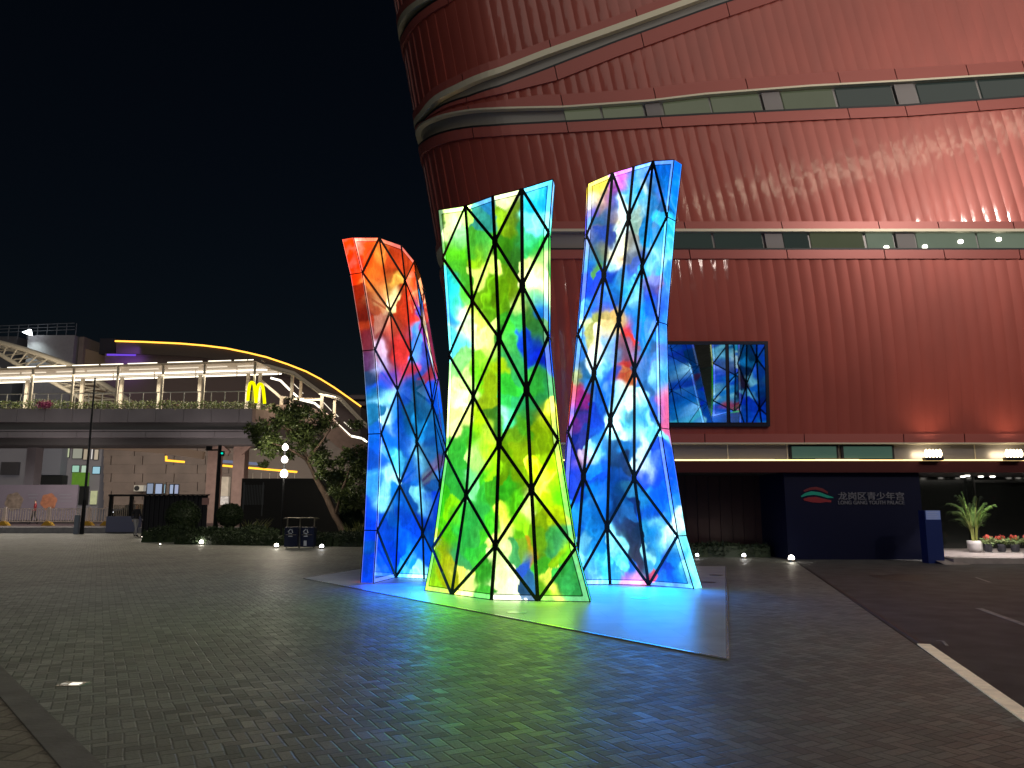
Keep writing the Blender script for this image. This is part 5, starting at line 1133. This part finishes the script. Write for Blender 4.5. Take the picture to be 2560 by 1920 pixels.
# dark gate and slatted enclosure in the planting
gt = empty('dark_gate', (X(300, 51), 51, .34), 'black metal gate posts and low blue grey wall left of the dark fence', 'gate')
GY = 50.5
mb = MB()
for px, y0 in ((273, 1237), (324, 1238)): a = at(px, 1292, GY); mb.box(a.x-.1, GY, a.z-.2, a.x+.1, GY+.2, Zp(y0, GY))
mb.build('gate_post', m_dframe, gt); mb = MB(); a = at(270, 1239, GY); b = at(362, 1236, GY); mb.box(a.x, GY+.05, a.z-.05, b.x, GY+.15, a.z+.08); mb.build('top_bar', m_dframe, gt)
mb = MB()
for k in range(16): px = 279+k*5.2; a = at(px, 1290, GY+.3); mb.box(a.x-.03, GY+.3, a.z, a.x+.03, GY+.34, Zp(1262, GY))
mb.build('slats', mat('gate_slats', (.34, .3, .24), .5), gt)
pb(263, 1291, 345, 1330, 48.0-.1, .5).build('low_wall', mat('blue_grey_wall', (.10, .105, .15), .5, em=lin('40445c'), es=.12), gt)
fe = empty('dark_fence', (X(440, 44), 44, 0), 'plain dark fence panel behind the left ball shaped bush', 'fence')
mb = MB()
for k in range(14): x0 = 352+k*12; pxbox(mb, x0, 1238, x0+11.3, 1345, 44, .08)
pxbox(mb, 352, 1239, 519, 1345, 44.1, .05)
mb.build('panel', mat('fence_black', (.014, .015, .022), .5), fe); pb(351, 1236, 521, 1238.5, 43.9, .25).build('top_rail', m_dframe, fe)
en = empty('slatted_enclosure', (X(700, 42), 42, 0), 'large black box like enclosure with a slatted door behind the street lamp', 'enclosure')
pb(597, 1196, 860, 1340, 42, 3).build('body', mat('enclosure_black', (.012, .012, .013), .5, bump=.2, bscale=3), en)
mb = MB()
for k in range(13): x0 = 611+k*3.9; pxbox(mb, x0, 1212, x0+1.2, 1262, 41.95, .04)
pxbox(mb, 607, 1206, 609, 1290, 41.94, .05); pxbox(mb, 655, 1206, 657, 1290, 41.94, .05)
mb.build('slatted_door', mat('door_slats', (.10, .11, .12), .4), en)
pb(628, 1312, 662, 1326, 40, .3).build('white_sign_plate', mat('dim_sign', (.18, .18, .2), .5), en)
# ---------------------------------------------------------------- roofscape: white block, truss arch, curved hall roof
WY = 92.0
wb_ = empty('white_block', (X(90, WY), WY, 0), 'pale windowless block with a roof railing and a floodlight at the far left', 'building')
pb(44, 838, 187, 1100, WY, 14).build('wall', m_w1, wb_); pb(-200, 841, 43, 1100, WY+2, 14).build('side_wing', mat('dim_wall', (.12, .12, .14), .7), wb_)
mb = MB()
for off in (0, 8, 16): mb.bar(at(-80, 818+off, WY+1), at(187, 808+off, WY+1), (0, -1, 0), .07, .06)
for px in range(-75, 190, 24): a = at(px, 838, WY+1); mb.box(a.x-.04, WY+.97, a.z-.5, a.x+.04, WY+1.03, Zp(814-px*.03, WY+1))
mb.build('roof_railing', mat('railing_grey', (.16, .17, .2), .5), wb_)
pb(188, 842, 199, 1100, WY+.5, 8).build('brown_return', m_brn, wb_)
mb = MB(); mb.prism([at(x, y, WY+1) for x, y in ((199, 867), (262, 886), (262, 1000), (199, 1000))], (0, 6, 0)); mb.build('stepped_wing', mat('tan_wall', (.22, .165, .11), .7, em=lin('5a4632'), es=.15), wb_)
fl = empty('flood_light', (X(72, WY-1), WY-1, Zp(838, WY)), 'white floodlight shining down from the roof edge of the pale block', 'floodlight')
c = at(72, 832, WY-1.2)
MB().box(c.x-.03, WY-1.2, c.z-.1, c.x+.03, WY, c.z-.04).build('arm', m_dframe, fl)
mb = MB(); mb.prism([(c.x-.75, WY-1.3, c.z+.05), (c.x+.15, WY-1.3, c.z+.42), (c.x+.35, WY-1.3, c.z-.3), (c.x-.1, WY-1.3, c.z-.22)], (0, .3, 0)); mb.build('lamp_head', glow('cold_flood', (.9, .97, 1), 9), fl)
light('SPOT', 'flood_beam', (c.x, WY-1.6, c.z-.2), 420, (.85, 1, .95), (c.x+.4, WY+.5, c.z-5), fl, spot_size=R(105), spot_blend=.9, shadow_soft_size=.2)
# truss arch
AY = 70.0
ta = empty('truss_arch', (X(150, AY), AY, 0), 'curved cream steel truss roof rising behind the footbridge at the left edge', 'truss roof')
UP = [(-120, 835), (0, 857), (60, 873), (120, 893), (185, 916), (240, 950), (290, 980), (335, 1012)]
DN = [(-120, 850), (0, 886), (50, 915), (90, 934), (125, 951), (180, 982), (232, 1012)]
def tubes(P, Y, r): mb = MB(); mb.tube([at(x, y, Y) for x, y in P], r, 8); return mb
for P, r_ in ((UP, .26), (DN, .20)): tubes(P, AY, r_).build('chord', m_steelw, ta, True)
tubes([(x+4, y+12) for x, y in UP], AY+3, .16).build('chord', m_steelw, ta, True)
mb = MB()
def ip(P, t):
    k = t*(len(P)-1); i = min(int(k), len(P)-2); f = k-i; return (P[i][0]*(1-f)+P[i+1][0]*f, P[i][1]*(1-f)+P[i+1][1]*f)
for k in range(16):
    a, b, c_ = ip(UP, k/16), ip(DN, k/16), ip(UP, min(1, (k+1.6)/16)); mb.tube([at(*a, AY), at(*b, AY)], .07, 6); mb.tube([at(*b, AY), at(c_[0], c_[1]+10, AY+1.5)], .08, 6)
    mb.tube([at(*a, AY), at(c_[0]+3, c_[1]+11, AY+2.8)], .06, 6)
mb.build('bracing', m_steelw, ta)
light('AREA', 'truss_lamp', at(80, 975, AY-4), 240, (1, .86, .66), at(90, 900, AY), ta, size=4)
# curved hall roof with amber edge light
RY = 90.0
hr = empty('curved_hall', (X(480, RY), RY, 0), 'large hall with a long curved roof edge outlined by an amber light line', 'hall')
RC = [(290, 853), (360, 855), (450, 859), (510, 864), (566, 871), (620, 882), (666, 893), (720, 911), (766, 929), (802, 948), (836, 969), (870, 993), (902, 1016)]
mb = MB()
for (x0, y0), (x1, y1) in zip(RC, RC[1:]): a, b = at(x0, y0, RY), at(x1, y1, RY); d_ = (b-a)*.02; mb.bar(a-d_, b+d_, (0, -1, 0), .17, .15)
mb.build('amber_edge_light', glow('amber_edge', lin('ffb040'), 2.6), hr)
mb = MB(); top = [at(x, y+3, RY) for x, y in RC]; bot = [at(x, y+30+max(0, (600-x))*.0, RY) for x, y in RC]
for i in range(len(RC)-1): mb.hexa([bot[i], bot[i+1], bot[i+1]+Vector((0, 9, 0)), bot[i]+Vector((0, 9, 0)), top[i], top[i+1], top[i+1]+Vector((0, 9, 0)), top[i]+Vector((0, 9, 0))])
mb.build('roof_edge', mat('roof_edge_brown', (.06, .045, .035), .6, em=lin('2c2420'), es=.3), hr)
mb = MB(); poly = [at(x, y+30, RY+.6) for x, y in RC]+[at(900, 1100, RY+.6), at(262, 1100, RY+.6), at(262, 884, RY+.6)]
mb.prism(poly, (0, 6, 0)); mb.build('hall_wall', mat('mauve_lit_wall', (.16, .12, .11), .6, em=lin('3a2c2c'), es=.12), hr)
pb(247, 846, 290, 885, RY+2, 6).build('stair_tower', mat('tower_dark', (.03, .03, .035), .6), hr)
mb = MB(); mb.bar(at(268, 887, RY), at(340, 888, RY), (0, -1, 0), .2, .1); mb.build('violet_light_strip', glow('violet_led', (.18, .07, .8), 1.0), hr)
light('AREA', 'violet_lamp', at(310, 893, RY-1.0), 60, (.4, .15, 1), at(310, 905, RY+.6), hr, size=3)
ap = empty('distant_block', (X(910, 110), 110, 0), 'distant apartment block with pale floor bands seen just left of the red tower', 'building')
pb(868, 985, 1010, 1300, 110, 8).build('wall', mat('far_wall', (.045, .045, .06), .6), ap)
mb = MB()
for y in (988, 1004, 1032, 1060, 1088): pxbox(mb, 866, y, 1010, y+9, 109.4, .6)
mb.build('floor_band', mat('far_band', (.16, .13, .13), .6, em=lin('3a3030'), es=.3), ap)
# ---------------------------------------------------------------- plants by the entrance
def pot(c, r, h, m, parent, name='pot'): return MB().lathe(c, [(r*.72, 0), (r*.95, h*.25), (r, h*.7), (r*.97, h), (r*.86, h), (r*.84, h*.9)], 24).build(name, m, parent, True)
PYm = 25.2; pc = at(2440, 1386, PYm); pc.z = .165
palm = empty('potted_palm', pc, 'tall green palm in a round white pot beside the entrance', 'potted plant')
pot(pc, .235, .36, mat('white_ceramic', (.6, .58, .58), .35), palm)
r6 = random.Random(4); st_ = MB(); fr_ = MB()
for k in range(17):
    a = r6.uniform(0, 6.28); lean = r6.uniform(.12, .62); h = r6.uniform(1.0, 1.75); d = Vector((math.cos(a), math.sin(a), 0)); b = pc+Vector((d.x*.07, d.y*.07, .32)); P = []
    for i in range(9):
        t = i/8; P.append(b+d*lean*(t**2)*1.15+Vector((0, 0, h*(t-.28*t**3*lean/.35*.8))))
    st_.tube(P[:5], .014, 5, .009); st_.tube(P[4:], .008, 4, .003)
    for i in range(3, 9):
        for q_ in (0, .33, .66):
            if i == 8 and q_: break
            pnt = P[i].lerp(P[min(i+1, 8)], q_); tan = (P[min(i+1, 8)]-P[i-1]).normalized(); sd_ = tan.cross(Vector((0, 0, 1))).normalized()
            for sg in (-1, 1):
                ld = (sd_*sg+tan*.8+Vector((0, 0, .10))).normalized(); ln = .34*(1-.35*(i-3)/5); w = ld.cross(Vector((0, 0, 1))).normalized()*.017; j = len(fr_.v)
                e1 = pnt+ld*ln*.55+Vector((0, 0, .01)); e2 = pnt+ld*ln+Vector((0, 0, -.10*r6.uniform(.5, 1.4)))
                fr_.v += [tuple(pnt), tuple(e1+w), tuple(e2), tuple(e1-w)]; fr_.f.append((j, j+1, j+2, j+3))
st_.build('stems', mat('palm_stem', (.26, .28, .07), .5), palm); fr_.build('fronds', leaf_mat('palm_leaves', (.06, .15, .03), (.16, .27, .06), .4), palm)
for k, (px, lab) in enumerate(((2472, 'red flowering plant in a dark pot nearest the white palm pot'), (2506, 'red flowering plant in a dark pot, middle one of the row right of the palm'), (2540, 'red flowering plant in a dark pot near the right picture edge'), (2574, 'red flowering plant in a dark pot cut by the right picture edge'))):
    c = at(px, 1388, 25.0); c.z = .165; fl_ = empty('flower_pot', c, lab, 'flower pot', 'row of flower pots by the entrance')
    pot(c, .125, .27, m_dkcl, fl_); MB().lathe(c-Vector((0, 0, .002)), [(.13, 0), (.15, .02)], 18).build('saucer', mat('white_saucer', (.55, .55, .55), .4) if k == 0 else bpy.data.materials['white_saucer'], fl_)
    lf = MB(); blob_leaves(lf, c+Vector((0, 0, .36)), (.19, .19, .10), 130, .10, r6, .2, .6); lf.build('leaves', leaf_mat('pot_leaves', (.10, .17, .05), (.30, .36, .16)) if k == 0 else bpy.data.materials['pot_leaves'], fl_)
    bl = MB(); blob_leaves(bl, c+Vector((r6.uniform(-.03, .03), 0, .46)), (.12, .12, .06), 90, .06, r6, .2, .9); bl.build('blossom', leaf_mat('red_blossom', (.5, .05, .04), (.75, .16, .12)) if k == 0 else bpy.data.materials['red_blossom'], fl_)
light('SPOT', 'plant_fill', (16.6, 23.9, AF-.05), 110, (1, .93, .85), (16.2, 25.3, 0), spot_size=R(80), spot_blend=.7, shadow_soft_size=.1)  # unseen spot added to brighten the potted plants
